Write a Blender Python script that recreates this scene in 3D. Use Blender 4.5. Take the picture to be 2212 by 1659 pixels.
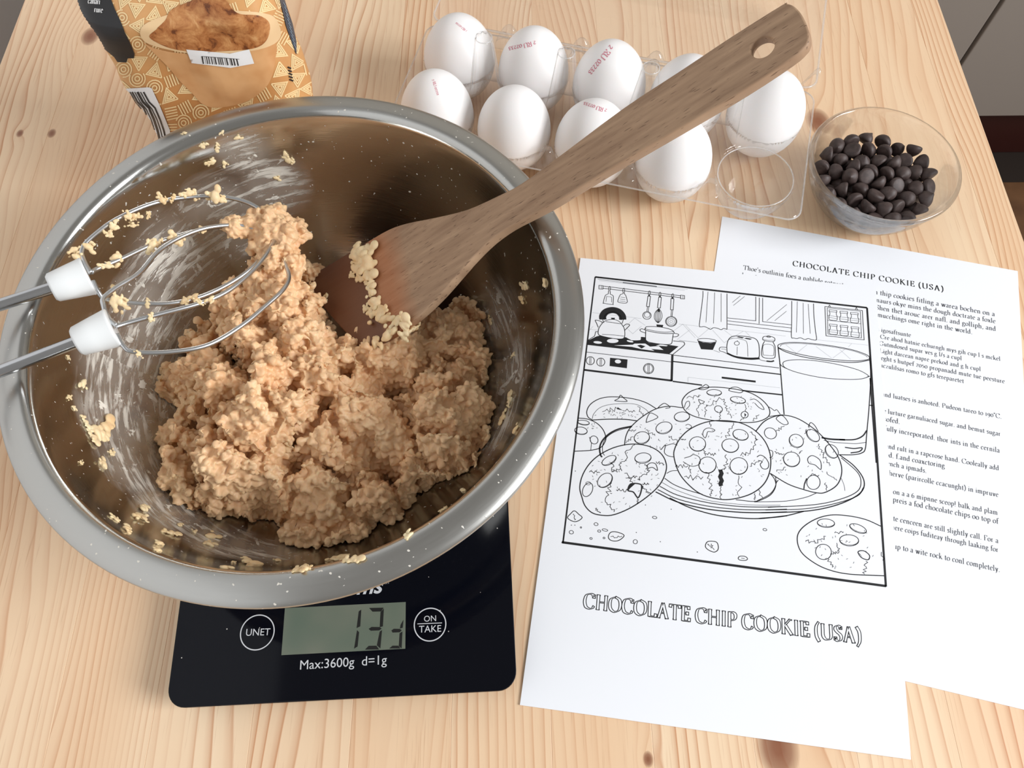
import bpy, bmesh, math, random
import numpy as np
from mathutils import Vector, Matrix, noise
from mathutils.bvhtree import BVHTree
for o in list(bpy.data.objects): bpy.data.objects.remove(o)
scene = bpy.context.scene
COL = scene.collection
rnd = random.Random(7)

# ------------------------------------------------------------------ camera
IW, IH = 2212, 1659
FPX, PIT, ROLL, CAMH = 1630.5, 1.1340, -0.009, 0.4523      # table top is z = 0
FWD = Vector((0, math.cos(PIT), -math.sin(PIT)))
UP0 = Vector((0, math.sin(PIT), math.cos(PIT)))
RT = math.cos(ROLL) * Vector((1, 0, 0)) + math.sin(ROLL) * UP0
UPV = -math.sin(ROLL) * Vector((1, 0, 0)) + math.cos(ROLL) * UP0
EYE = Vector((0, 0, CAMH))
cd = bpy.data.cameras.new('camera')
cd.sensor_fit = 'HORIZONTAL'; cd.sensor_width = 36.0
cd.lens = FPX * 36.0 / IW; cd.clip_start = 0.01; cd.clip_end = 50
cam = bpy.data.objects.new('camera', cd); COL.objects.link(cam)
M = Matrix((RT, UPV, -FWD)).transposed().to_4x4(); M.translation = EYE
cam.matrix_world = M
scene.camera = cam

# ------------------------------------------------------------------ light
world = bpy.data.worlds.new('room_light'); scene.world = world; world.use_nodes = True
bg = world.node_tree.nodes['Background']
bg.inputs[0].default_value = (1.0, 0.965, 0.92, 1); bg.inputs[1].default_value = 0.31
# daylight from the kitchen window in the wall to the right, past the end of the cabinet run
wl = bpy.data.lights.new('window_right_offscreen', 'AREA'); wl.shape = 'RECTANGLE'
wl.size = 1.1; wl.size_y = 1.1; wl.energy = 80; wl.color = (0.96, 0.98, 1.0)
wo = bpy.data.objects.new('window_right_offscreen', wl); COL.objects.link(wo)
wo.location = (2.05, -0.40, 1.25)
wo.rotation_euler = Vector((-1, 0, 0)).to_track_quat('-Z', 'Y').to_euler()
vs = scene.view_settings
vs.view_transform = 'Standard'; vs.look = 'None'; vs.exposure = 0.04; vs.gamma = 1.0
vs.use_curve_mapping = False

# ------------------------------------------------------------------ helpers
def pray(px, py):
    return ((px - IW / 2) / FPX * RT - (py - IH / 2) / FPX * UPV + FWD).normalized()
def at(px, py, z=0.0):
    d = pray(px, py); return EYE + d * ((z - CAMH) / d.z)
def onplane(px, py, p0, n):
    d = pray(px, py); return EYE + d * ((p0 - EYE).dot(n) / d.dot(n))
def lin(r, g=None, b=None):
    if g is None: g = b = r
    f = lambda c: (c / 255 / 12.92) if c / 255 <= .04045 else ((c / 255 + .055) / 1.055) ** 2.4
    return (f(r), f(g), f(b), 1)
def link(name, me, mat=None, parent=None):
    o = bpy.data.objects.new(name, me); COL.objects.link(o)
    if mat and me is not None and not me.materials: me.materials.append(mat)
    if parent: o.parent = parent
    return o
def mesh(name, vs_, fs, mat=None, parent=None, smooth=False):
    me = bpy.data.meshes.new(name); me.from_pydata([tuple(v) for v in vs_], [], fs); me.update()
    if smooth: me.polygons.foreach_set('use_smooth', [True] * len(me.polygons))
    return link(name, me, mat, parent)
def bmobj(name, bm, mat=None, parent=None, smooth=False):
    me = bpy.data.meshes.new(name); bm.to_mesh(me); bm.free()
    if smooth: me.polygons.foreach_set('use_smooth', [True] * len(me.polygons))
    return link(name, me, mat, parent)
def empty(name, loc=(0, 0, 0)):
    o = bpy.data.objects.new(name, None); COL.objects.link(o); o.location = loc
    o.empty_display_size = 0.02
    return o
def tag(o, label, cat, group=None):
    o['label'] = label; o['category'] = cat
    if group: o['group'] = group
    return o
def struct(o): o['kind'] = 'structure'; return o
def keep(o, parent):          # parent without moving
    o.parent = parent; o.matrix_parent_inverse = Matrix.Translation(parent.location).inverted()
    return o
def box(name, a, b, mat, parent=None, bev=0.0):
    bm = bmesh.new(); bmesh.ops.create_cube(bm, size=1)
    for v in bm.verts:
        v.co = Vector([(a[i] + b[i]) / 2 + v.co[i] * (b[i] - a[i]) for i in range(3)])
    if bev: bmesh.ops.bevel(bm, geom=bm.edges[:], offset=bev, segments=2, affect='EDGES', profile=.5)
    return bmobj(name, bm, mat, parent)
def lathe(name, prof, mat, parent=None, n=96, loc=(0, 0, 0), smooth=True):
    vs_, fs = [], []; rows = []
    for r, z in prof:
        if r < 1e-6: rows.append([len(vs_)] * n); vs_.append((0, 0, z))
        else:
            rows.append(list(range(len(vs_), len(vs_) + n)))
            vs_ += [(r * math.cos(2 * math.pi * k / n), r * math.sin(2 * math.pi * k / n), z) for k in range(n)]
    for i in range(len(rows) - 1):
        for k in range(n):
            q = [rows[i][k], rows[i][(k + 1) % n], rows[i + 1][(k + 1) % n], rows[i + 1][k]]
            q2 = [];  [q2.append(x) for x in q if x not in q2]
            if len(q2) > 2: fs.append(q2)
    o = mesh(name, vs_, fs, mat, parent, smooth); o.location = loc
    bm = bmesh.new(); bm.from_mesh(o.data); bmesh.ops.recalc_face_normals(bm, faces=bm.faces); bm.to_mesh(o.data); bm.free()
    return o
def catmull(pts, n=8, closed=False):
    P = [Vector(p) for p in pts]; out = []; m = len(P)
    if m < 3: return P
    rng = range(m) if closed else range(m - 1)
    for i in rng:
        if closed: a, b, c, d = P[i - 1], P[i], P[(i + 1) % m], P[(i + 2) % m]
        else:
            b, c = P[i], P[i + 1]
            a = P[i - 1] if i else b * 2 - c
            d = P[i + 2] if i + 2 < m else c * 2 - b
        for k in range(n):
            t = k / n
            out.append(.5 * ((2 * b) + (c - a) * t + (2 * a - 5 * b + 4 * c - d) * t * t + (3 * b - a - 3 * c + d) * t ** 3))
    if not closed: out.append(P[-1])
    return out
def tube(name, pts, r, mat, parent=None, seg=10, cap=True):
    P = [Vector(p) for p in pts]; vs_, fs = [], []; N = None
    for i, p in enumerate(P):
        t = (P[min(i + 1, len(P) - 1)] - P[max(i - 1, 0)]).normalized()
        if N is None: N = t.orthogonal().normalized()
        N = (N - t * N.dot(t)).normalized(); B = t.cross(N)
        rr = r(i / (len(P) - 1)) if callable(r) else r
        for k in range(seg):
            a = 2 * math.pi * k / seg; vs_.append(p + (N * math.cos(a) + B * math.sin(a)) * rr)
    for i in range(len(P) - 1):
        for k in range(seg):
            fs.append((i * seg + k, i * seg + (k + 1) % seg, (i + 1) * seg + (k + 1) % seg, (i + 1) * seg + k))
    if cap:
        fs.append(tuple(range(seg))[::-1]); fs.append(tuple(range((len(P) - 1) * seg, len(P) * seg)))
    return mesh(name, vs_, fs, mat, parent, True)
def bvh_of(o):
    me = o.data; mw = o.matrix_world
    return BVHTree.FromPolygons([mw @ v.co for v in me.vertices], [tuple(p.vertices) for p in me.polygons])
def cast(px, py, bvh):
    return bvh.ray_cast(EYE, pray(px, py))
def ribbon(pts, w, out_v, out_f, closed=False, ext=0.0):
    """2D polyline -> mitred quads; w number or list"""
    P = [Vector(p[:2]) for p in pts]
    Q = [P[0]]; wid = [w] * len(P) if not hasattr(w, '__len__') else list(w); W2 = [wid[0]]
    for p, ww in zip(P[1:], wid[1:]):
        if (p - Q[-1]).length > 1e-7: Q.append(p); W2.append(ww)
    P, wid = Q, W2
    if len(P) < 2: return
    if closed and (P[0] - P[-1]).length < 1e-7: P.pop(); wid.pop()
    n = len(P)
    if ext and not closed:
        P[0] = P[0] + (P[0] - P[1]).normalized() * ext; P[-1] = P[-1] + (P[-1] - P[-2]).normalized() * ext
    base = len(out_v)
    for i in range(n):
        a = P[i - 1] if (i or closed) else None; c = P[(i + 1) % n] if (i < n - 1 or closed) else None
        d1 = (P[i] - a).normalized() if a is not None else None; d2 = (c - P[i]).normalized() if c is not None else None
        if d1 is None: d1 = d2
        if d2 is None: d2 = d1
        n1 = Vector((-d1.y, d1.x)); n2 = Vector((-d2.y, d2.x)); m = n1 + n2
        m = n1 if m.length < 1e-4 else m.normalized()
        k = min(1 / max(m.dot(n1), .35), 2.0)
        out_v.append(P[i] + m * wid[i] * .5 * k); out_v.append(P[i] - m * wid[i] * .5 * k)
    for i in range(n if closed else n - 1):
        j = (i + 1) % n
        out_f.append((base + 2 * i, base + 2 * i + 1, base + 2 * j + 1, base + 2 * j))
def polyfill(pts):
    """2D polygon -> (verts, tri faces)"""
    bm = bmesh.new(); vv = [bm.verts.new((p[0], p[1], 0)) for p in pts]; bm.faces.new(vv)
    bmesh.ops.triangulate(bm, faces=bm.faces[:]); bm.verts.index_update()
    r = [v.co.copy() for v in bm.verts], [tuple(v.index for v in f.verts) for f in bm.faces]; bm.free(); return r
def gridfill(pts, step):
    bm = bmesh.new(); vv = [bm.verts.new((p[0], p[1], 0)) for p in pts]; bm.faces.new(vv)
    xs = [p[0] for p in pts]; ys = [p[1] for p in pts]
    x = min(xs) + step
    while x < max(xs):
        bmesh.ops.bisect_plane(bm, geom=bm.verts[:] + bm.edges[:] + bm.faces[:], plane_co=(x, 0, 0), plane_no=(1, 0, 0)); x += step
    y = min(ys) + step
    while y < max(ys):
        bmesh.ops.bisect_plane(bm, geom=bm.verts[:] + bm.edges[:] + bm.faces[:], plane_co=(0, y, 0), plane_no=(0, 1, 0)); y += step
    bmesh.ops.triangulate(bm, faces=bm.faces[:]); bm.verts.index_update()
    r = [v.co.copy() for v in bm.verts], [tuple(v.index for v in f.verts) for f in bm.faces]; bm.free(); return r

# ------------------------------------------------------------------ materials
def mat(name, col=(.5, .5, .5, 1), rough=.5, metal=0.0, **kw):
    m = bpy.data.materials.new(name); m.use_nodes = True
    b = m.node_tree.nodes['Principled BSDF']
    b.inputs['Base Color'].default_value = col; b.inputs['Roughness'].default_value = rough; b.inputs['Metallic'].default_value = metal
    for k, v in kw.items(): b.inputs[k].default_value = v
    return m
class NT:
    """small node-graph builder"""
    def __init__(s, m): s.t = m.node_tree; s.b = s.t.nodes.get('Principled BSDF')
    def n(s, typ, **kw):
        nd = s.t.nodes.new(typ)
        for k, v in kw.items(): setattr(nd, k, v)
        return nd
    def l(s, a, b): s.t.links.new(a, b)
    def val(s, sock, v):
        if hasattr(v, 'type') and hasattr(v, 'links'): s.l(v, sock)
        else: sock.default_value = v
    def math(s, op, a, b=0.0, c=0.0, clamp=False):
        nd = s.n('ShaderNodeMath', operation=op, use_clamp=clamp)
        for i, v in enumerate((a, b, c)): s.val(nd.inputs[i], v)
        return nd.outputs[0]
    def vmath(s, op, a, b=(0, 0, 0)):
        nd = s.n('ShaderNodeVectorMath', operation=op); s.val(nd.inputs[0], a); s.val(nd.inputs[1], b)
        return nd.outputs['Value'] if op in ('LENGTH', 'DISTANCE', 'DOT_PRODUCT') else nd.outputs[0]
    def noise(s, vec, scale=5, detail=2, rough=.5, dist=0.0):
        nd = s.n('ShaderNodeTexNoise'); s.l(vec, nd.inputs['Vector'])
        nd.inputs['Scale'].default_value = scale; nd.inputs['Detail'].default_value = detail
        nd.inputs['Roughness'].default_value = rough; nd.inputs['Distortion'].default_value = dist
        return nd.outputs['Fac']
    def ramp(s, f, stops, interp='LINEAR'):
        nd = s.n('ShaderNodeValToRGB'); nd.color_ramp.interpolation = interp; s.l(f, nd.inputs[0]); e = nd.color_ramp.elements
        while len(e) < len(stops): e.new(.5)
        for el, (p, c) in zip(e, stops): el.position = p; el.color = c if hasattr(c, '__len__') else (c, c, c, 1)
        return nd.outputs[0]
    def mix(s, f, a, b, mode='MIX'):
        nd = s.n('ShaderNodeMix', data_type='RGBA', blend_type=mode)
        s.val(nd.inputs[0], f); s.val(nd.inputs[6], a); s.val(nd.inputs[7], b); return nd.outputs[2]
    def sep(s, v):
        nd = s.n('ShaderNodeSeparateXYZ'); s.l(v, nd.inputs[0]); return nd.outputs
    def comb(s, x, y, z):
        nd = s.n('ShaderNodeCombineXYZ')
        for i, v in enumerate((x, y, z)): s.val(nd.inputs[i], v)
        return nd.outputs[0]
    def bump(s, h, strength=.2, dist=.001):
        nd = s.n('ShaderNodeBump'); nd.inputs['Strength'].default_value = strength; nd.inputs['Distance'].default_value = dist
        s.l(h, nd.inputs['Height']); s.l(nd.outputs[0], s.b.inputs['Normal'])
    def color(s, c): s.l(c, s.b.inputs['Base Color'])
    def pos(s): return s.n('ShaderNodeNewGeometry').outputs['Position']
    def obj(s): return s.n('ShaderNodeTexCoord').outputs['Object']
    def orand(s): return s.n('ShaderNodeObjectInfo').outputs['Random']

def pine(name='pine'):
    m = mat(name, rough=.42); g = NT(m)
    P = g.pos(); r = g.orand()
    x, y, z = g.sep(P)
    # knots bend the grain around them
    kn = [(-.3846, .4322, .003), (-.3595, .4319, .0035), (-.3538, .5392, .008), (.2433, .4372, .010), (.1415, -.0066, .012), (.0712, -.0117, .003)]
    dx = 0.0; kmask = 0.0
    for kx, ky, kr in kn:
        d = g.vmath('LENGTH', g.comb(g.math('SUBTRACT', x, kx), g.math('MULTIPLY', g.math('SUBTRACT', y, ky), .7), 0.0))
        f = g.math('POWER', 2.718, g.math('MULTIPLY', g.math('POWER', g.math('DIVIDE', d, kr * 2.2), 2.0), -1.0))
        s_ = g.math('MULTIPLY', f, kr * 1.3)
        dx = s_ if dx == 0.0 else g.math('ADD', dx, s_)
        k = g.math('SUBTRACT', 1.0, g.math('DIVIDE', d, kr), clamp=True)
        kmask = k if kmask == 0.0 else g.math('MAXIMUM', kmask, k)
    off = g.math('MULTIPLY', r, 37.0)
    low = g.noise(g.comb(g.math('ADD', g.math('MULTIPLY', x, 9.0), off), g.math('MULTIPLY', y, 2.2), off), 1.0, 2, .5)
    mid = g.noise(g.comb(g.math('ADD', g.math('MULTIPLY', x, 40.0), off), g.math('MULTIPLY', y, 5.0), off), 1.0, 3, .55)
    xx = g.math('ADD', x, dx)
    xx = g.math('ADD', xx, g.math('MULTIPLY', low, .10))
    xx = g.math('ADD', xx, g.math('MULTIPLY', mid, .004))
    # rings: spacing differs from stave to stave
    fr = g.math('MULTIPLY_ADD', g.math('FRACT', g.math('MULTIPLY', r, 7.3)), 130.0, 95.0)
    ph = g.math('FRACT', g.math('MULTIPLY', xx, fr))
    ring = g.ramp(ph, [(0, .0), (.45, .08), (.78, .50), (.91, 1.0), (.97, .12), (1, 0)])
    strength = g.ramp(g.noise(g.comb(g.math('ADD', g.math('MULTIPLY', x, 30.0), off), g.math('MULTIPLY', y, 1.5), off), 1.0, 2, .5), [(.32, .12), (.68, 1.0)])
    ring = g.math('MULTIPLY', ring, strength)
    tone = g.noise(g.comb(g.math('ADD', g.math('MULTIPLY', x, 16.0), off), g.math('MULTIPLY', y, 1.2), off), 1.0, 2, .5)
    base = g.ramp(tone, [(.3, lin(234, 195, 156)), (.7, lin(245, 218, 184))])
    c = g.mix(g.math('MULTIPLY', ring, .85), base, lin(194, 126, 78))
    fib = g.noise(g.comb(g.math('MULTIPLY', x, 900.0), g.math('MULTIPLY', y, 25.0), off), 1.0, 2, .6)
    c = g.mix(g.ramp(fib, [(.62, 0.0), (.78, .35)]), c, lin(176, 118, 74))
    c = g.mix(g.ramp(kmask, [(0, 0.0), (.12, .35), (.4, .75), (.8, .9)]), c, lin(128, 66, 34))
    g.color(c)
    g.bump(g.math('ADD', ring, g.math('MULTIPLY', fib, .5)), .08, .0004)
    return m
def beech():
    m = mat('beech', rough=.6); g = NT(m)
    P = g.obj(); x, y, z = g.sep(P)
    n1 = g.noise(g.comb(g.math('MULTIPLY', x, 25.0), g.math('MULTIPLY', y, 260.0), z), 1.0, 3, .55)
    n0 = g.noise(g.comb(g.math('MULTIPLY', x, 9.0), g.math('MULTIPLY', y, 60.0), z), 1.0, 2, .5)
    c = g.ramp(n1, [(.3, lin(148, 118, 92)), (.7, lin(182, 150, 120))])
    c = g.mix(g.ramp(n0, [(.4, 0.0), (.75, .3)]), c, lin(138, 104, 78))
    d1 = g.noise(g.comb(g.math('MULTIPLY', x, 150.0), g.math('MULTIPLY', y, 1300.0), g.math('MULTIPLY', z, 900.0)), 1.0, 1, .4)
    c = g.mix(g.ramp(d1, [(.66, 0.0), (.72, .62)]), c, lin(74, 42, 26))
    edge = g.math('ADD', x, g.math('MULTIPLY', g.math('SUBTRACT', g.noise(P, 45.0, 3), .5), .014))
    wet = g.ramp(g.math('MULTIPLY', edge, 10.0), [(0.34, 1.0), (.40, .0)])
    damp = g.ramp(g.math('MULTIPLY', edge, 10.0), [(0.46, 1.0), (.62, .0)])
    c = g.mix(g.math('MULTIPLY', damp, .55), c, lin(176, 96, 40))
    c = g.mix(g.math('MULTIPLY', wet, .85), c, lin(88, 50, 32))
    g.color(c); g.bump(n1, .12, .0005)
    g.l(g.math('SUBTRACT', .62, g.math('MULTIPLY', wet, .2)), g.b.inputs['Roughness'])
    return m
def doughmat(name='dough', lightness=0):
    m = mat(name, rough=.5); g = NT(m); P = g.pos()
    n1 = g.noise(P, 60, 3, .6); n2 = g.noise(P, 420, 2, .6)
    c = g.ramp(n1, [(.3, lin(234, 196, 146)), (.7, lin(244, 222, 182))] if lightness else [(.3, lin(224, 176, 130)), (.7, lin(240, 203, 160))])
    c = g.mix(g.ramp(n2, [(.55, 0.0), (.75, .6)]), c, lin(243, 214, 166))
    g.color(c)
    g.b.inputs['Subsurface Weight'].default_value = .2
    g.b.inputs['Subsurface Radius'].default_value = (1.0, .45, .2); g.b.inputs['Subsurface Scale'].default_value = .004
    g.bump(g.noise(P, 900, 3, .6), .25, .0006)
    return m
def plasticfilm(name, tint=(1, 1, 1, 1), base=.05, k=1.0, haze=.06, bump=0.0):
    m = bpy.data.materials.new(name); m.use_nodes = True; t = m.node_tree; t.nodes.clear()
    N = lambda ty: t.nodes.new('ShaderNode' + ty)
    out = N('OutputMaterial'); mx = N('MixShader'); mh = N('MixShader'); md = N('MixShader')
    tr = N('BsdfTransparent'); tr.inputs[0].default_value = tint
    gl = N('BsdfGlossy'); gl.inputs['Roughness'].default_value = .05
    df = N('BsdfDiffuse'); tl = N('BsdfTranslucent')
    for q in (df, tl): q.inputs[0].default_value = (.95, .95, .95, 1)
    md.inputs[0].default_value = .5; mh.inputs[0].default_value = haze
    t.links.new(df.outputs[0], md.inputs[1]); t.links.new(tl.outputs[0], md.inputs[2])
    t.links.new(tr.outputs[0], mh.inputs[1]); t.links.new(md.outputs[0], mh.inputs[2])
    fr = N('LayerWeight'); fr.inputs['Blend'].default_value = .5      # thin film: same reflection from both faces
    if bump:
        nz = N('TexNoise'); nz.inputs['Scale'].default_value = 95; nz.inputs['Detail'].default_value = 2; bp = N('Bump'); bp.inputs['Strength'].default_value = bump; bp.inputs['Distance'].default_value = .002
        tc = N('TexCoord'); t.links.new(tc.outputs['Object'], nz.inputs['Vector'])
        t.links.new(nz.outputs['Fac'], bp.inputs['Height']); t.links.new(bp.outputs[0], gl.inputs['Normal']); t.links.new(bp.outputs[0], fr.inputs['Normal'])
    ma = N('Math'); ma.operation = 'MULTIPLY_ADD'; ma.inputs[1].default_value = k; ma.inputs[2].default_value = base; ma.use_clamp = True
    pw = N('Math'); pw.operation = 'POWER'; pw.inputs[1].default_value = 4.0
    t.links.new(fr.outputs['Facing'], pw.inputs[0]); t.links.new(pw.outputs[0], ma.inputs[0]); t.links.new(ma.outputs[0], mx.inputs[0])
    t.links.new(mh.outputs[0], mx.inputs[1]); t.links.new(gl.outputs[0], mx.inputs[2]); t.links.new(mx.outputs[0], out.inputs[0])
    return m
M_PINE = pine(); M_BEECH = beech(); M_DOUGH = doughmat()
M_PAPER = mat('paper', lin(243, 245, 250), .85)
M_INK = mat('ink', (.006, .006, .008, 1), .7)
M_GREYINK = mat('grey_ink', lin(98, 100, 106), .8)
M_FAINT = mat('faint_ink', lin(186, 188, 194), .8)
M_WHITE = mat('white_plastic', lin(238, 240, 240), .35)
M_EGG = mat('eggshell', lin(246, 243, 242), .42, **{'Subsurface Weight': .15, 'Subsurface Radius': (.4, .25, .2), 'Subsurface Scale': .003})
g = NT(M_EGG); g.bump(g.noise(g.obj(), 700, 2), .08, .0003)
M_STAMP = mat('stamp_ink', lin(214, 130, 146), .6)
M_CHOC = mat('dark_chocolate', lin(58, 44, 42), .58)
g = NT(M_CHOC); g.color(g.ramp(g.noise(g.obj(), 300, 2), [(.35, lin(60, 46, 43)), (.7, lin(80, 65, 61))])); g.bump(g.noise(g.obj(), 900, 2), .1, .0004)
M_GLASS = plasticfilm('clear_glass', (.995, 1, .997, 1), .04, .8, .012)
_t = M_GLASS.node_tree; _o = [n for n in _t.nodes if n.type == 'OUTPUT_MATERIAL'][0]; _f = _o.inputs[0].links[0].from_socket
_g = _t.nodes.new('ShaderNodeBsdfGlass'); _g.inputs['IOR'].default_value = 1.45; _g.inputs['Roughness'].default_value = 0.0; _m = _t.nodes.new('ShaderNodeMixShader'); _m.inputs[0].default_value = .5
_t.links.new(_f, _m.inputs[1]); _t.links.new(_g.outputs[0], _m.inputs[2]); _t.links.new(_m.outputs[0], _o.inputs[0])
M_PET = plasticfilm('clear_plastic', (.995, .995, .995, 1), .045, .75, .09, .3)

# ------------------------------------------------------------------ setting
M_FLOOR = mat('grout', lin(40, 28, 20), .8)
floor = struct(box('floor', (-.72, -1.6, -.80), (2.4, 1.9, -.752), M_FLOOR))
M_TILE = mat('brown_tile', lin(104, 72, 46), .5)
g = NT(M_TILE); g.color(g.ramp(g.noise(g.pos(), 9, 4, .6), [(.3, lin(84, 54, 32)), (.7, lin(128, 90, 58))]))
for i in range(12):
    for j in range(14):
        a, b = -1.2 + i * .3, -1.5 + j * .2
        if b > 1.0 or not (-.46 < a < 2.1): continue
        o = box('tile', (-.148, -.098, -.006), (.148, .098, .002), M_TILE, floor, .0015) if 'tile_me' not in globals() else link('tile', tile_me, None, floor)
        tile_me = o.data
        o.location = (a + .15 * (j % 2), b, -.752)
M_WALL = mat('grey_paint', lin(232, 234, 236), .8)
struct(box('wall_left', (-.72, -1.6, -.75), (-.62, 1.9, 1.7), M_WALL))
struct(box('wall_back', (-.72, 1.75, -.75), (2.4, 1.85, 1.7), mat('wall_paint', lin(205, 200, 192), .8)))

M_CAB = mat('cabinet_paint', lin(158, 149, 140), .5)
cab = empty('kitchen_cabinet', (.95, 1.4, -.75))
tag(cab, 'taupe floor cabinet with a dark kick plate beyond the table', 'cabinet')
keep(box('body', (-.1, 1.066, -.62), (2.0, 1.70, .12), M_CAB), cab)
keep(box('door', (.1, 1.045, -.62), (.7755, 1.065, .12), M_CAB, None, .002), cab)
keep(box('door', (.7825, 1.045, -.62), (1.40, 1.065, .12), M_CAB, None, .002), cab)
keep(box('door', (1.407, 1.045, -.62), (1.98, 1.065, .12), M_CAB, None, .002), cab)
keep(box('kick_plate', (-.08, 1.075, -.75), (1.98, 1.10, -.62), mat('kick_plate', lin(58, 22, 16), .45)), cab)
keep(box('worktop', (-.12, 1.03, .12), (2.02, 1.72, .15), mat('worktop', lin(190, 184, 174), .4), None, .004), cab)

TX0, TX1, TY0, TY1 = -.421, .371, -.45, .90
table = empty('dining_table', (0, .25, -.75))
tag(table, 'light pine table of glued staves under the baking things', 'table')
xs = [TX0]; xb = -.0895 - .0546 * 6
while xb < TX1 - .012:
    if xb > TX0 + .012: xs.append(xb)
    xb += .0546
xs.append(TX1)
for i in range(len(xs) - 1):
    o = box('plank', (xs[i], TY0, -.028), (xs[i + 1], TY1, 0), M_PINE, None, .00025); keep(o, table)
for sx in (TX0 + .03, TX1 - .09):
    for sy in (TY0 + .03, TY1 - .09):
        keep(box('leg', (sx, sy, -.75), (sx + .06, sy + .06, -.028), M_PINE, None, .003), table)
for a, b in (((TX0 + .05, TY0 + .05, -.11), (TX1 - .05, TY0 + .07, -.028)), ((TX0 + .05, TY1 - .07, -.11), (TX1 - .05, TY1 - .05, -.028))):
    keep(box('apron', a, b, M_PINE), table)

# ------------------------------------------------------------------ kitchen scale
SZ = .016
YAW = math.radians(2.35)
bl = at(357, 1531, SZ)
sc = empty('kitchen_scale', (bl.x, bl.y, 0)); sc.rotation_euler = (0, 0, YAW)
tag(sc, 'black glass kitchen scale with a grey display under the steel bowl', 'kitchen scale')
SW, SL = .1875, .245
def rrect(name, w, l, r, z0, z1, m, parent, inset=0.0, bev=.0008):
    pts = []
    for cx_, cy_, a0 in ((w - r, r, -90), (w - r, l - r, 0), (r, l - r, 90), (r, r, 180)):
        for k in range(9):
            a = math.radians(a0 + k * 90 / 8); pts.append((cx_ + (r) * math.cos(a), cy_ + r * math.sin(a)))
    cxm, cym = w / 2, l / 2
    pts = [(cxm + (p[0] - cxm) * (1 - 2 * inset / w), cym + (p[1] - cym) * (1 - 2 * inset / l)) for p in pts]
    bm = bmesh.new(); f = bm.faces.new([bm.verts.new((p[0], p[1], z0)) for p in pts])
    ex = bmesh.ops.extrude_face_region(bm, geom=[f])
    for v in ex['geom']:
        if isinstance(v, bmesh.types.BMVert): v.co.z = z1
    bmesh.ops.recalc_face_normals(bm, faces=bm.faces)
    if bev:
        es = [e for e in bm.edges if e.calc_face_angle(0) > 1.0 and abs(e.verts[0].co.z - e.verts[1].co.z) < 1e-6]
        bmesh.ops.bevel(bm, geom=es, offset=bev, segments=2, affect='EDGES', profile=.5)
    return bmobj(name, bm, m, parent)
M_BLK = mat('black_glass', (.0025, .003, .006, 1), .07, **{'Specular IOR Level': .15})
g = NT(M_BLK)
vo = g.n('ShaderNodeTexVoronoi'); vo.inputs['Scale'].default_value = 130; g.l(g.obj(), vo.inputs['Vector'])
spk = g.math('LESS_THAN', vo.outputs['Distance'], .045)
spk = g.math('MULTIPLY', spk, g.ramp(g.noise(g.obj(), 45, 1), [(.44, 0), (.50, 1)]))
g.color(g.mix(spk, (.0025, .003, .006, 1), (.55, .52, .48, 1)))
rrect('platform', SW, SL, .010, SZ - .0055, SZ, M_BLK, sc)
rrect('base', SW, SL, .012, .002, SZ - .0055, mat('black_plastic', (.012, .012, .014, 1), .4), sc, .006)
for fx in (.02, SW - .02):
    for fy in (.02, SL - .02):
        lathe('foot', [(0, 0), (.007, 0), (.007, .002), (0, .002)], M_BLK, sc, 20, (fx, fy, 0))
SCI = Matrix.Translation((bl.x, bl.y, 0)) @ Matrix.Rotation(YAW, 4, 'Z'); SCI.invert()
def onsc(px, py, dz=.00006):
    p = SCI @ at(px, py, SZ); return Vector((p.x, p.y, SZ + dz))
def c7(x, y): return 340 + x / 2.765, 1100 + y / 2.765
M_LCD = mat('lcd', lin(112, 120, 100), .4)
g = NT(M_LCD); g.color(g.ramp(g.noise(g.obj(), 22, 2), [(.35, lin(92, 106, 92)), (.65, lin(118, 120, 106))]))
q = [onsc(*c7(x, y)) for x, y in ((738, 870), (1480, 835), (1484, 560), (765, 585))]
x0, x1 = (q[0].x + q[3].x) / 2, (q[1].x + q[2].x) / 2; y0, y1 = (q[0].y + q[1].y) / 2, (q[2].y + q[3].y) / 2
lcd = mesh('display', [(x0, y0, SZ + .00005), (x1, y0, SZ + .00005), (x1, y1, SZ + .00005), (x0, y1, SZ + .00005)], [(0, 1, 2, 3)], M_LCD, sc)
M_SEG = mat('lcd_segment', lin(16, 16, 15), .5)
SEG = [[[(1203, 610), (1218, 600), (1212, 700), (1190, 710)], [(1193, 722), (1205, 735), (1196, 820), (1175, 833)]],
       [[(1265, 590), (1352, 588), (1336, 611), (1285, 612)], [(1333, 615), (1353, 593), (1347, 700), (1328, 705)], [(1262, 715), (1280, 703), (1328, 704), (1340, 713), (1325, 724), (1275, 726)], [(1328, 731), (1342, 722), (1332, 832), (1311, 813)], [(1240, 839), (1262, 816), (1308, 815), (1325, 838)]],
       [[(1453, 690), (1470, 660), (1466, 708), (1449, 713)], [(1398, 725), (1412, 714), (1448, 715), (1460, 723), (1448, 735), (1405, 737)], [(1447, 741), (1464, 730), (1459, 832), (1442, 818)], [(1385, 832), (1405, 815), (1439, 815), (1452, 832)]]]
for dg in SEG:
    V, Fc = [], []
    for s_ in dg:
        b0 = len(V); V += [onsc(*c7(*p), .0001) for p in s_]; Fc.append(tuple(range(b0, len(V))))
    mesh('digit', V, Fc, M_SEG, lcd)
M_PRINT = mat('pale_print', lin(206, 208, 212), .5)
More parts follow.
